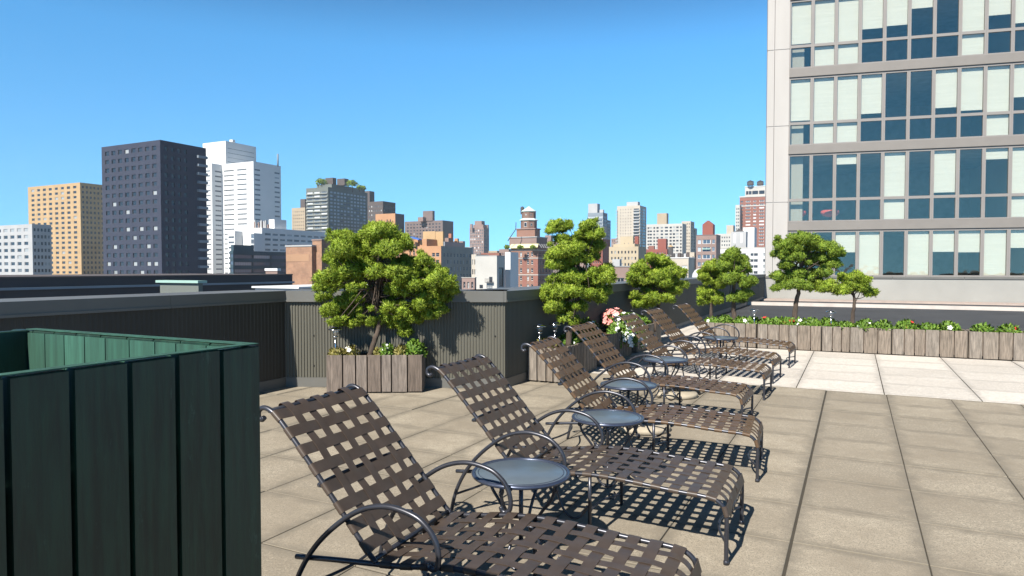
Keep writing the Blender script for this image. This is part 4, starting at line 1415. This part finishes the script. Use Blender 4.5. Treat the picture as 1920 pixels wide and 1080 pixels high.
    mb.box(-2.6, 3.6, -1.5, 1.5, 0, .5, 0, T_); mb.build('blue_cover', C['bluetarp'], B.root)
    B.done()
    # slender tower
    B = Bld('apartment_tower', 'slender pinkish tower with a stepped crown standing alone in the middle distance')
    B.block(880.5, 907, 917, 427, 760, C['pinkbrown'], st(3.2, cols(7, .5, .03, .97), (.2, .78), 1.2, 14, 'grey', 'white', 1, 1), st(3.2, cols(4, .5), (.25, .75), 1.2, 14, 'dark', 'grey'))
    B.block(890, 903, 909, 414, 766, C['pinkbrown'], ybot=428, part='crown')
    B.block(887, 906, 912, 421, 763, C['pinkbrown'], ybot=428, part='crown')
    B.block(881, 885, 886.5, 420, 761, C['pinkbrown'], ybot=428, part='pinnacle')
    B.block(911, 914.5, 916.5, 421.5, 770, C['pinkbrown'], ybot=428, part='pinnacle')
    B.done()
    # white brick
    B = Bld('brick_building', 'painted white brick building with a small fire balcony, just over the parapet')
    B.block(891, 931.7, 946.7, 480, 180, C['offwhite'], None, st(8.0, [(.25, .85)], (.1, .75), 1.0, 1, 'dark', 'dark'), cap=(.15, .06, C['lightgrey']))
    loc, W, D, z0, z1 = B.last
    m_ = winm('dark', 'dark', 2, 2)
    for (px, py, w, h) in ((920.5, 524, .95, 1.35), (902.5, 537.5, 1.0, .9), (918, 537.5, 1.7, .9)):
        q = at(px, py, 180); o_ = Vector(((q.x - B.rloc.x) * CU - (q.y - B.rloc.y) * SU, -.02, q.z - ZB))
        k = (px - 891) / (931.7 - 891)
        place(m_, 'window', B.root, (-W + W * k, -.03, q.z - ZB), (0, 0, 0), (w, 1, h))
    mb = MB()
    xx = -W + W * (919 - 891) / 40.7
    q = at(919, 530, 180)
    mb.box(xx - 1.1, xx + 1.1, -.9, -.05, q.z - ZB, q.z - ZB + .08)
    for k in range(9):
        mb.box(xx - 1.1 + k * .27, xx - 1.06 + k * .27, -.9, -.86, q.z - ZB + .09, q.z - ZB + 1.0)
    mb.box(xx - 1.1, xx + 1.12, -.9, -.86, q.z - ZB + 1.0, q.z - ZB + 1.06)
    mb.build('fire_balcony', C['tank'], B.root)
    mb = MB()
    xa = -W + W * (899 - 891) / 40.7
    q = at(899, 480, 180)
    mb.tube([(xa, .3, q.z - ZB - 2), (xa, .3, q.z - ZB + 1.2)], .05, 6)
    for dz in (-1.6, -.7, .3):
        mb.tube([(xa - .5, .3, q.z - ZB + dz), (xa + .5, .3, q.z - ZB + dz)], .04, 5)
    mb.build('aerial', C['tank'], B.root)
    B.block(947, 957, None, 472.5, 188, C['white'], None, None, D=5, part='party_wall')
    B.done()
    B = Bld('apartment_block', 'narrow cream block behind the painted white brick building')
    B.block(884, 893, None, 477, 210, C['cream'], st(3.0, cols(2, .5), (.2, .75), .8, 8, 'dark', 'grey'), None, D=8).done()
    B = Bld('row_house', 'low brown roofed house between the white brick building and the slender tower')
    B.block(902, 936, 940, 474, 360, C['rust'], st(3.0, cols(7, .4), (.2, .7), 1.2, 4, 'dark', 'grey'), None).done()
    B = Bld('row_house', 'pinkish low house below the orange building beside the white brick wall')
    B.block(866, 890, 893, 521, 150, C['pinkbrown'], st(2.0, cols(3, .5), (.1, .8), .5, 2, 'dark', 'grey', 2, 2), None, cap=(.12, .1, C['offwhite'])).done()
    B = Bld('row_house', 'rust brick house left of the ornate brown tower')
    B.block(936, 954, 958, 467, 420, C['pinkbrown'], st(3.0, cols(4, .4), (.2, .7), 1.4, 5, 'dark', 'grey'), None).done()
    # ornate tower
    B = Bld('ornate_tower', 'ornate brown brick tower with a pale round cupola and yellow awning')
    B.block(958, 1008.7, 1034, 464, 270, C['ornate'], st(3.2, [(.05, .09), (.20, .27), (.34, .41), (.60, .67), (.75, .82)], (.22, .74), 1.0, 9, 'dark', 'white', 1, 2), st(3.2, cols(4, .35), (.22, .74), 1.0, 9, 'dark', 'grey', 1, 2))
    loc, W, D, z0, z1 = B.last
    for k, dz in enumerate((1.15, 4.35, 11.0)):
        mb = MB(); mb.box(-W - .15, .15, -.18, -.01, z1 - dz, z1 - dz + .3); mb.box(.01, .18, 0, D, z1 - dz, z1 - dz + .3); mb.build('cornice', C['offwhite'], B.root, loc)
    mb = MB(); mb.box(-W, .12, -.14, -.012, z1 - 15.5, z1 - 4.4); mb.box(.012, .14, 0, D, z1 - 15.5, z1 - 4.4)
    mb = MB()
    for xa, xb in ((.0, .18), (.43, .58), (.84, 1.0)):
        mb.box(-W + xa * W, -W + xb * W, -.05, -.008, z1 - 16.5, z1 - 4.4)
    mb.build('brick_bay', C['rust'], B.root, loc)
    mb = MB()
    T_ = Matrix.Identity(4)
    n = 12
    mb.face([(-W - .3, -1.2, z1 - .1), (.3, -1.2, z1 - .1), (.1, .3, z1 + 1.5), (-W, .3, z1 + 1.5)])
    mb.face([(-W - .3, -1.2, z1 - .2), (.3, -1.2, z1 - .2), (.1, .3, z1 + 1.4), (-W, .3, z1 + 1.4)])
    mb.build('awning', C['awning'], B.root, loc)
    mb = MB()
    for k in range(6):
        y = .4 + k * D / 6
        mb.face([(1.2, y, z1 - .1), (1.2, y + D / 12, z1 - .1), (.1, y + D / 12, z1 + 1.5), (.1, y, z1 + 1.5)])
    mb.build('awning', C['offwhite'], B.root, loc)
    B.block(955, 1006, 1026, 445, 273, C['pinkbrown'], None, None, ybot=465, part='terrace_storey', cap=(.35, .3, C['lightgrey']))
    B.block(968.5, 1003, 1012.5, 429.5, 276, C['ornate'], st(6.0, [(.43, .56)], (.05, .8), .4, 1, 'dark', 'white', 2, 1), None, ybot=446, part='upper_storey', cap=(.4, .35, C['pinkbrown']))
    c = at(991.5, 430, 281)
    lc = Vector(((c.x - B.rloc.x) * CU - (c.y - B.rloc.y) * SU, (c.x - B.rloc.x) * SU + (c.y - B.rloc.y) * CU, c.z - ZB))
    u_ = 281 / FOC
    mb = MB(); mb.lathe([(15.2 * u_, 0), (15.2 * u_, 16 * u_)], 8, smooth=False, phase=R(22.5)); mb.build('drum', C['drum'], B.root, lc)
    mb = MB(); mb.lathe([(15 * u_, 15.6 * u_), (17.2 * u_, 16.2 * u_), (17.2 * u_, 17.2 * u_), (12.5 * u_, 20.5 * u_)], 8, smooth=False, phase=R(22.5)); mb.build('cornice', C['paleturq'], B.root, lc)
    mb = MB(); mb.lathe([(13.2 * u_, 20 * u_), (13.2 * u_, 32.8 * u_)], 8, smooth=False, phase=R(22.5)); mb.build('lantern', C['drum'], B.root, lc)
    mb = MB(); mb.lathe([(13.2 * u_, 32.4 * u_), (14.2 * u_, 32.8 * u_), (14.2 * u_, 33.6 * u_), (1.0 * u_, 42.3 * u_), (0, 43.4 * u_)], 24, smooth=False); mb.build('cupola_roof', C['paleturq'], B.root, lc)
    for a, z, w, h in ((-97, 8, 5, 8), (-52, 8, 3, 5), (-97, 26.5, 2.6, 2.6), (-52, 26.5, 2.6, 2.6)):
        t = R(a + 7); rr = (15.2 if z < 20 else 13.2) * u_ * .945
        place(winm('dark', 'white', 1, 1), 'window', B.root, lc + Vector((rr * math.cos(t), rr * math.sin(t), z * u_)), (0, 0, t + R(90)), (w * u_, 1, h * u_))
    mb = MB(); mb.lathe([(3.6 * u_, 30 * u_), (3.6 * u_, 42 * u_), (2.6 * u_, 44 * u_), (0, 45 * u_)], 14, center=(-4.6, 3.4)); mb.build('water_tank', C['tank'], B.root, lc)
    q = at(952, 452, 272); q2 = at(967.5, 417, 272)
    o_ = lambda p: Vector(((p.x - B.rloc.x) * CU - (p.y - B.rloc.y) * SU, (p.x - B.rloc.x) * SU + (p.y - B.rloc.y) * CU, p.z - ZB))
    mb = MB(); mb.tube([o_(q), o_(at(960, 440, 272)), o_(at(967, 430, 272)), o_(q2)], .16, 6); mb.build('davit', C['tank'], B.root)
    B.done()
    for (px, lab) in ((950, 'bush at the left end of the yellow awning'), (975, 'bush under the middle of the yellow awning'), (1000, 'bush under the right end of the yellow awning')):
        q = at(px, 464, 268.5)
        t = empty('roof_shrub', q, 0, lab, 'shrub', 'terrace shrubs of the ornate tower')
        p, nn = blob_points(np.array([0, 0, 0.]), 1.1, 90)
        leaves(p, nn, 3, .35, .7, .3, .5, 'foliage', M['leaf2'], t)
    B = Bld('tower_block', 'small brown block between the ornate tower and the tiered juniper')
    B.block(1022, 1033, 1037, 441, 520, C['pinkbrown'], None, None).done()
    # glass tower
    B = Bld('glass_tower', 'blue grey glass tower with a plain grey box on top')
    B.block(1102, 1130.6, 1139, 398.5, 520, C['greyblue'], st(2.7, [(.02, .62), (.68, .97)], (.35, .85), 2.2, 14, 'blue', 'white', 6, 1), st(2.7, [(.05, .95)], (.3, .85), 2.2, 14, 'blue', 'grey', 5, 1))
    B.block(1120, 1136, 1145, 412, 536, C['greyblue'], None, st(2.7, [(.05, .95)], (.3, .85), 1.2, 10, 'blue', 'grey', 5, 1))
    B.block(1103, 1120, 1125, 381.5, 527, C['lightgrey'], ybot=400, part='plant_room')
    B.block(1124, 1131, 1133, 393, 525, C['lightgrey'], ybot=400, part='plant_room')
    B.done()
    B = Bld('brick_building', 'dark red brick block with a bare side, below the glass tower')
    B.block(1106, 1130, 1144, 448, 430, C['red'], st(3.0, cols(5, .4), (.25, .7), 1.2, 9, 'dark', 'white'), None).done()
    B = Bld('apartment_tower', 'tall beige apartment tower with balconies on its corner')
    B.block(1157, 1200, 1212, 385, 620, C['cream'], st(2.75, cols(5, .22, .10, .66) + [(.72, .97)], (.28, .72), 2.0, 20, 'dark', 'grey', 1, 1), st(2.75, [(.05, .30), (.45, .9)], (.15, .85), 2.0, 20, 'blue', 'grey', 3, 1))
    B.balconies('front', .72, .98, 2.75, 2.0, 18, 1.2, C['lightgrey'], .8)
    B.balconies('front', -.04, .04, 2.75, 2.0, 18, 1.2, C['lightgrey'], .8)
    B.block(1175, 1196, 1200, 378, 628, C['lightgrey'], ybot=386, part='penthouse')
    B.done()
    B = Bld('apartment_block', 'pinkish block between the glass tower and the beige tower')
    B.block(1146, 1162, 1168, 447, 700, C['pinkbrown'], st(3.0, cols(4, .4), n=8), None).done()
    B = Bld('setback_building', 'yellowish stepped building below the beige apartment tower')
    sy = st(3.0, cols(8, .42), (.25, .72), 1.2, 9, 'dark', 'grey', 1, 1)
    B.block(1142, 1197, None, 462, 330, C['yellow'], sy, None, D=14)
    B.block(1150, 1190, None, 457, 334, C['yellow'], st(3.0, cols(5, .45), n=2, top=.6), None, D=9, ybot=463, part='setback_storey')
    B.block(1163, 1187, 1189.5, 443, 338, C['yellow'], st(3.4, [(.3, .36), (.62, .68)], (.2, .7), 2.2, 1, 'dark', 'grey'), None, ybot=464, part='setback_tower')
    B.block(1190, 1197, 1199, 443, 350, C['red'], None, None, ybot=463, part='chimney')
    B.done()
    B = Bld('roof_house', 'small plain white roof house before the yellowish stepped building', 'shed')
    B.block(1148, 1162, 1165.5, 486, 200, C['lightgrey'], None, None, D=3).done()
    B = Bld('low_building', 'low tan building with pale posts just over the parapet, right of the tiered juniper')
    B.block(1140, 1186, None, 500, 130, C['pinkbrown'], st(2.4, [(.1, .2), (.36, .66), (.72, .97)], (.1, .75), 1.55, 1, 'dark', 'white', 2, 1), None, D=8, cap=(.12, .15, C['lightgrey']))
    B.done()
    B = Bld('apartment_block', 'wide white apartment block with three dark window stripes')
    B.block(1212, 1279.6, 1287, 419, 560, C['offwhite'], st(2.75, [(.035, .075), (.085, .16), (.20, .245), (.285, .345), (.40, .47), (.515, .61), (.65, .71), (.74, .80), (.83, .90), (.94, .98)], (.22, .74), 1.6, 20, 'dark', 'grey', 1, 1), None)
    B.block(1232, 1250, 1253.5, 399.5, 566, C['beige'], ybot=420, part='penthouse')
    B.done()
    B = Bld('apartment_block', 'beige block right behind the white striped apartment block')
    B.block(1278, 1295, 1302, 414.5, 640, C['cream'], st(3.0, cols(4, .35), n=16), st(3.0, cols(4, .5), n=16, glass='blue')).done()
    B = Bld('apartment_block', 'thin pale block beside the red gabled house')
    B.block(1296, 1304, 1307, 428, 660, C['cream'], st(3.0, cols(3, .35), n=12), None).done()
    B = Bld('row_house', 'dark red block with a raised end in front of the white striped block')
    B.block(1210, 1251, 1254, 467, 390, C['red'], st(3.0, cols(8, .35), n=5), None)
    B.block(1233, 1249, 1252, 447.5, 394, C['red'], None, None, ybot=468, part='stair_tower')
    B.block(1216, 1226, 1228, 461, 394, C['rust'], None, None, ybot=468, part='chimney')
    B.done()
    q = at(1257.5, 478, 372)
    t = empty('water_tower', q, 0, 'dark roof water tank with conical lid beside the dark red block', 'water tower')
    mb = MB(); mb.lathe([(1.35, 0), (1.35, 4.4)], 16); mb.build('tank', C['tank'], t)
    mb = MB(); mb.lathe([(1.55, 4.4), (0, 5.6)], 16); mb.build('lid', C['tan'], t)
    for k in range(4):
        a = R(45 + 90 * k)
        mb = MB(); mb.tube([(1.1 * math.cos(a), 1.1 * math.sin(a), -12), (1.1 * math.cos(a), 1.1 * math.sin(a), 0)], .14, 6); mb.build('leg', C['tank'], t)
    B = Bld('low_building', 'low cream building with a railing on the roof, left of the pink brown block')
    B.block(1243, 1291, None, 484, 240, C['cream'], st(3.0, [(.03, .30), (.40, .62), (.74, .96)], (.2, .75), 1.9, 3, 'grey', 'grey', 3, 1), None, D=10, cap=(.3, .2, C['white']))
    loc, W, D, z0, z1 = B.last
    for k in range(9):
        mb = MB(); x = -W + W * (k + .5) / 9; mb.box(x - .4, x + .4, 1, 2, z1 + .31, z1 + rng.uniform(.8, 2.2)); mb.build('roof_vent', (C['tank'], C['lightgrey'], C['brown'])[k % 3], B.root, loc)
    B.done()
    B = Bld('apartment_block', 'narrow cream slab edge left of the pink brown block')
    B.block(1294.5, 1302, None, 473, 300, C['cream'], st(3.0, [(.55, .8)], n=6), None, D=10).done()
    B = Bld('apartment_block', 'pink brown block with a dark recessed middle of balconies')
    B.block(1305.5, 1343, 1351, 441, 290, C['pinkbrown'], st(3.2, [(.08, .24), (.32, .72), (.80, .93)], (.22, .78), 1.1, 8, 'blue', 'white', 2, 1), None, cap=(.3, .1, C['purple']))
    loc, W, D, z0, z1 = B.last
    B.balconies('front', .32, .72, 6.4, -.4, 3, .9, C['copper'], .4)
    B.done()
    H = Bld('gabled_house', 'red roof house with a gable on top of the pink brown block', 'roof house')
    H.block(1317, 1337, 1340.5, 420.5, 320, C['red'], None, None, ybot=445)
    loc, W, D, z0, z1 = H.last
    mb = MB()
    mb.face([(-W, 0, z1), (0, 0, z1), (-W * .5, 0, z1 + 1.9)]); mb.face([(-W, D, z1), (0, D, z1), (-W * .5, D, z1 + 1.9)])
    mb.face([(-W, 0, z1), (-W * .5, 0, z1 + 1.9), (-W * .5, D, z1 + 1.9), (-W, D, z1)]); mb.face([(0, 0, z1), (-W * .5, 0, z1 + 1.9), (-W * .5, D, z1 + 1.9), (0, D, z1)])
    mb.build('gable', C['red'], H.root, loc)
    H.done()
    B = Bld('apartment_block', 'pale green grey block behind the pom pom juniper')
    B.block(1342, 1371, None, 438, 480, C['offwhite'], st(2.7, cols(6, .45), (.25, .7), 1.2, 12, 'dark', 'grey'), None, D=12).done()
    B = Bld('tower_block', 'plain cream block standing behind the pale green grey block')
    B.block(1362, 1375, 1378, 422, 580, C['cream'], None, None).done()
    B = Bld('roof_tower', 'light grey roof tower with two white stripes and a dark cap')
    B.block(1371, 1399, 1402, 434, 330, C['lightgrey'], None, None, D=8)
    loc, W, D, z0, z1 = B.last
    for a in (.18, .62):
        mb = MB(); mb.box(-W + a * W, -W + (a + .14) * W, -.06, -.005, z1 - 5.5, z1 - 1); mb.build('white_stripe', C['white'], B.root, loc)
    mb = MB(); mb.lathe([(2.6, z1 + .01), (2.6, z1 + .3), (0, z1 + 1.7)], 4, center=(-W * .5, 3), smooth=False, phase=R(45)); mb.build('roof', C['tank'], B.root, loc)
    B.done()
    B = Bld('roof_tower', 'white ribbed roof house beside the light grey roof tower')
    B.block(1393, 1414.5, 1419, 426, 380, C['white'], None, None, ybot=None)
    loc, W, D, z0, z1 = B.last
    for k in range(6):
        mb = MB(); x = -W + W * (k + .5) / 6; mb.box(x - .12, x + .12, -.08, -.005, z1 - 5, z1 - .3); mb.build('rib', C['lightgrey'], B.root, loc)
    B.done()
    B = Bld('apartment_block', 'long low white building with four rows of dark windows')
    B.block(1330, 1445, None, 465, 300, C['white'], st(2.65, [(.03, .13), (.16, .27), (.33, .37), (.42, .47), (.545, .60), (.68, .73), (.735, .80), (.88, .97)], (.18, .66), 1.3, 6, 'dark', 'grey', 2, 1), None, D=14, cap=(.4, .15, C['offwhite'])).done()
    B = Bld('brick_tower', 'red brick apartment tower with two water tanks on its roof')
    sb = st(2.75, [(.03, .11), (.20, .345), (.44, .53), (.63, .78), (.90, .98)], (.28, .74), 3.0, 34, 'grey', 'white', 2, 1)
    B.block(1387, 1446, None, 366, 560, C['rust'], sb, None, D=16)
    loc, W, D, z0, z1 = B.last
    mb = MB(); mb.box(-W - .1, .1, -.15, -.006, z1 - 8.4, z1 - 7.6); mb.box(-W - .2, .2, -.3, -.007, z1 - .8, z1 + .2); mb.build('cornice', C['offwhite'], B.root, loc)
    B.block(1379, 1387.2, None, 384, 562, C['offwhite'], st(2.75, [(.2, .45), (.6, .85)], (.28, .74), 2.0, 28, 'grey', 'white'), None, D=12, part='side_wing')
    B.block(1397, 1437, None, 349, 566, C['offwhite'], st(5.2, [(.05, .16), (.18, .31), (.34, .62), (.66, .92)], (.05, .62), 1.4, 1, 'dark', 'dark'), None, D=9, ybot=367, part='penthouse', cap=(.5, .3, C['white']))
    o_ = lambda p: Vector(((p.x - B.rloc.x) * CU - (p.y - B.rloc.y) * SU, (p.x - B.rloc.x) * SU + (p.y - B.rloc.y) * CU, p.z - ZB))
    rt = B.root
    B.done()
    for px, lab in ((1407, 'left one of two dark water tanks on the brick tower'), (1425.5, 'right one of two dark water tanks on the brick tower')):
        q = at(px, 347.5, 571)
        t = empty('water_tower', q, 0, lab, 'water tower', 'water tanks on the brick tower')
        mb = MB(); mb.lathe([(2.7, 0), (2.6, 3.0)], 18); mb.build('tank', C['tank'], t)
        mb = MB(); mb.lathe([(2.9, 2.9), (0, 4.4)], 18); mb.build('lid', C['tank'], t)
        for k in range(4):
            a = R(45 + 90 * k)
            mb = MB(); mb.tube([(1.9 * math.cos(a), 1.9 * math.sin(a), -1.2), (1.9 * math.cos(a), 1.9 * math.sin(a), 0)], .2, 6); mb.build('leg', C['tank'], t)
    # fillers in the hollows of the skyline
    fill = [(848, 868, 872, 452, 640, 'pinkbrown', 'distant brown block right of the purple brown one'), (916, 932, 938, 470, 700, 'beige', 'distant beige block right of the slender tower'),
            (1034, 1050, 1056, 452, 690, 'purple', 'distant brown block behind the tiered juniper'), (868, 884, 888, 463, 560, 'offwhite', 'distant white roofs behind the orange building'),
            (1060, 1098, 1108, 448, 720, 'pinkbrown', 'distant wide brown block behind the tiered juniper crown')]
    for xl, xc, xr, yt, Z, cm, lab in fill:
        B = Bld('distant_block', lab)
        B.block(xl, xc, xr, yt, Z, C[cm], st(3.0, cols(5, .4), n=8), None).done()
    # white dome just beyond the right parapet
    q = at(1313, 518, 33)
    t = empty('vent_dome', q, 0, 'white domed roof vent peeping over the right parapet', 'roof vent')
    mb = MB(); mb.lathe([(.33, -1.5), (.33, -.05)], 20); mb.build('duct', C['lightgrey'], t)
    mb = MB(); mb.lathe([(.33 + .06, -.05), (.36, .12), (.25, .30), (.1, .37), (0, .38)], 24); mb.build('dome', C['white'], t)
city()

# ------------------------------------------------------------------ white concrete building on the right
def concrete_building():
    Y = 45.
    PH = R(15.5)
    c, s = math.cos(PH), math.sin(PH)
    org = at(1437, 300, Y)
    root = empty('concrete_building', (org.x, org.y, -10), -PH, 'white concrete building with large framed windows, cut by the right edge', 'building')
    def tx(px):                                            # metres along the front for a place in the picture
        a = (px - 960) / FOC
        return (a * org.y - org.x) / (c + a * s)
    def tz(py, px=1480):
        t = tx(px)
        return at(px, py, org.y - t * s).z + 10
    conc = pmat('white_concrete', (.385, .36, .335), .8, 0, .07, .5, (1, 1, .25))
    band = pmat('taupe_band', (.19, .172, .155), .6, 0, .06, 1)
    fram = pmat('window_frame_taupe', (.22, .20, .185), .5, 0, .05, 1)
    blind = pmat('white_blind', (.64, .62, .60), .8, 0, .07, 3, (.2, 1, 6))
    dark = pmat('room_dark', (.30, .30, .28), .9)
    gm, nt, bs = newmat('tinted_glass')
    tr = N(nt, 'ShaderNodeBsdfTransparent'); tr.inputs[0].default_value = (.93, .94, .90, 1)
    gl = N(nt, 'ShaderNodeBsdfGlossy'); gl.inputs[1].default_value = .02; gl.inputs[0].default_value = (.80, .78, .70, 1)
    nb = N(nt, 'ShaderNodeBump'); nb.inputs['Strength'].default_value = .05; nb.inputs['Distance'].default_value = .3; nt.links.new(noise(nt, mapped(nt), .6, 2), nb.inputs['Height']); nt.links.new(nb.outputs[0], gl.inputs['Normal'])
    mx = N(nt, 'ShaderNodeMixShader'); mx.inputs[0].default_value = .10
    nt.links.new(tr.outputs[0], mx.inputs[1]); nt.links.new(gl.outputs[0], mx.inputs[2]); nt.links.new(mx.outputs[0], nt.nodes['Material Output'].inputs[0])
    xp = tx(1475.5)
    pitch = tz(237.5, 1450) - tz(380, 1450)
    z380 = tz(380, 1450)
    # pier in storey high slabs
    k0 = -4
    for k in range(k0, 6):
        b = MB()
        z = z380 + k * pitch
        xm = tx(1448)
        b.box(0, xm - .012, 0, .5, z + .03, z + pitch - .03)
        b.box(xm + .012, xp, 0, .5, z + .03, z + pitch - .03)
        b.box(.02, xp - .02, .03, .5, z - .029, z + .029)
        b.build('pier_slab', conc, root)
    b = MB(); b.box(2.3, xp, .5, 12, 0, z380 + 6 * pitch); b.build('side_wall', conc, root)
    # bays
    wp = tx(1518.5) - xp                                  # pane pitch
    n1 = 10
    xe = xp + n1 * wp + .1
    zA = tz(291); zB = tz(373); zC = tz(378); zD = tz(415)
    b = MB(); b.box(xe, xe + 6, 0, 12, 0, z380 + 6 * pitch); b.build('pier_slab', conc, root)
    b = MB(); b.box(xp, xe, 11, 12, 0, z380 + 6 * pitch); b.box(xp, xe, .4, 11, z380 + 6 * pitch - .3, z380 + 6 * pitch); b.build('rear_wall', dark, root)
    def chair(x, z):
        t = empty('round_chair', root.matrix_world @ Vector((x, 1.5, z)), 0, None, 'chair')
        t.location = Vector((org.x, org.y, -10)) + Vector((c * x + s * 1.5, -s * x + c * 1.5, z))
        red = bpy.data.materials.get('red_shell') or pmat('red_shell', (.62, .10, .08), .4)
        bb = MB(); bb.lathe([(.10, .42), (.42, .50), (.58, .68), (.55, .85), (.40, .90), (.36, .80), (.1, .66), (0, .65)], 20); bb.build('seat', red, t)
        bb = MB(); bb.lathe([(.30, 0), (.30, .03), (.05, .06), (.04, .42)], 16); bb.build('base', M['steel'], t)
        return t
    first = True
    for k in range(-3, 4):
        dz = k * pitch
        a, b_, c_, d_ = zA + dz, zB + dz, zC + dz, zD + dz            # tall pane top, bottom, small pane top, bottom
        b = MB(); b.box(xp + .002, xe - .002, -.06, .35, d_ - .62 + .02, d_ - .06); b.build('spandrel', band, root)
        b = MB(); b.box(xp + .002, xe - .002, .15, 10.9, d_ - .60, d_ - .12); b.build('floor_slab', dark, root)
        b = MB(); b.box(xp + .002, xe - .002, .0, .3, d_ - pitch + (zA - zD + pitch) + .0, d_ - .62) if False else b.box(xp + .002, xe - .002, .02, .30, a - pitch + .0, d_ - .60 - .001); b.build('head_band', band, root)
        for i in range(n1):
            x0 = xp + i * wp + (.0 if i else .0); x1 = xp + (i + 1) * wp
            bb = MB()
            e = .10
            bb.box(x0 + .002, x0 + e, .02, .16, d_ - .05, a); bb.box(x1 - e, x1 - .002, .02, .16, d_ - .05, a)
            bb.box(x0 + e, x1 - e, .02, .16, a - .08, a); bb.box(x0 + e, x1 - e, .02, .16, c_, b_); bb.box(x0 + e, x1 - e, .02, .16, d_ - .05, d_ + .03)
            w = bb.build('window', fram, root)
            bb = MB(); bb.box(x0 + e, x1 - e, .08, .10, b_, a - .08); bb.build('pane', gm, w)
            bb = MB(); bb.box(x0 + e, x1 - e, .08, .10, d_ + .03, c_); bb.build('pane', gm, w)
            rb = random.Random(k * 31 + i * 7 + 3)
            if (k == 1 and i < 2) or (i > 1 and k > -2 and rb.random() < .62) or (k > 1 and rb.random() < .7):
                lo = b_ + .12 if i == 0 else (d_ + .05 if i == 1 or rb.random() < .45 else rb.uniform(b_, a - .6))
                bb = MB(); bb.box(x0 + e - .02, x1 - e + .02, .22, .24, lo, a - .05); bb.build('blind', blind, w)
    t = chair(xp + .55 * wp, zD - .10); t['label'] = 'red round chair in the left lower pane of the concrete building'
    t = chair(xp + 2.0 * wp, zD - .10); t['label'] = 'red round chair in the second lower pane of the concrete building'
concrete_building()

# ------------------------------------------------------------------ thin summer haze over the city
def haze():
    m = bpy.data.materials.new('haze_air'); m.use_nodes = True
    nt = m.node_tree
    nt.nodes.remove(nt.nodes['Principled BSDF'])
    pv = nt.nodes.new('ShaderNodeVolumePrincipled')
    pv.inputs['Color'].default_value = (.80, .91, 1, 1)
    pv.inputs['Density'].default_value = .00014
    nt.links.new(pv.outputs[0], nt.nodes['Material Output'].inputs['Volume'])
    b = MB(); b.box(-620, 620, -60, 860, -43, 130)
    tag(b.build('haze', m), kind='stuff')
haze()
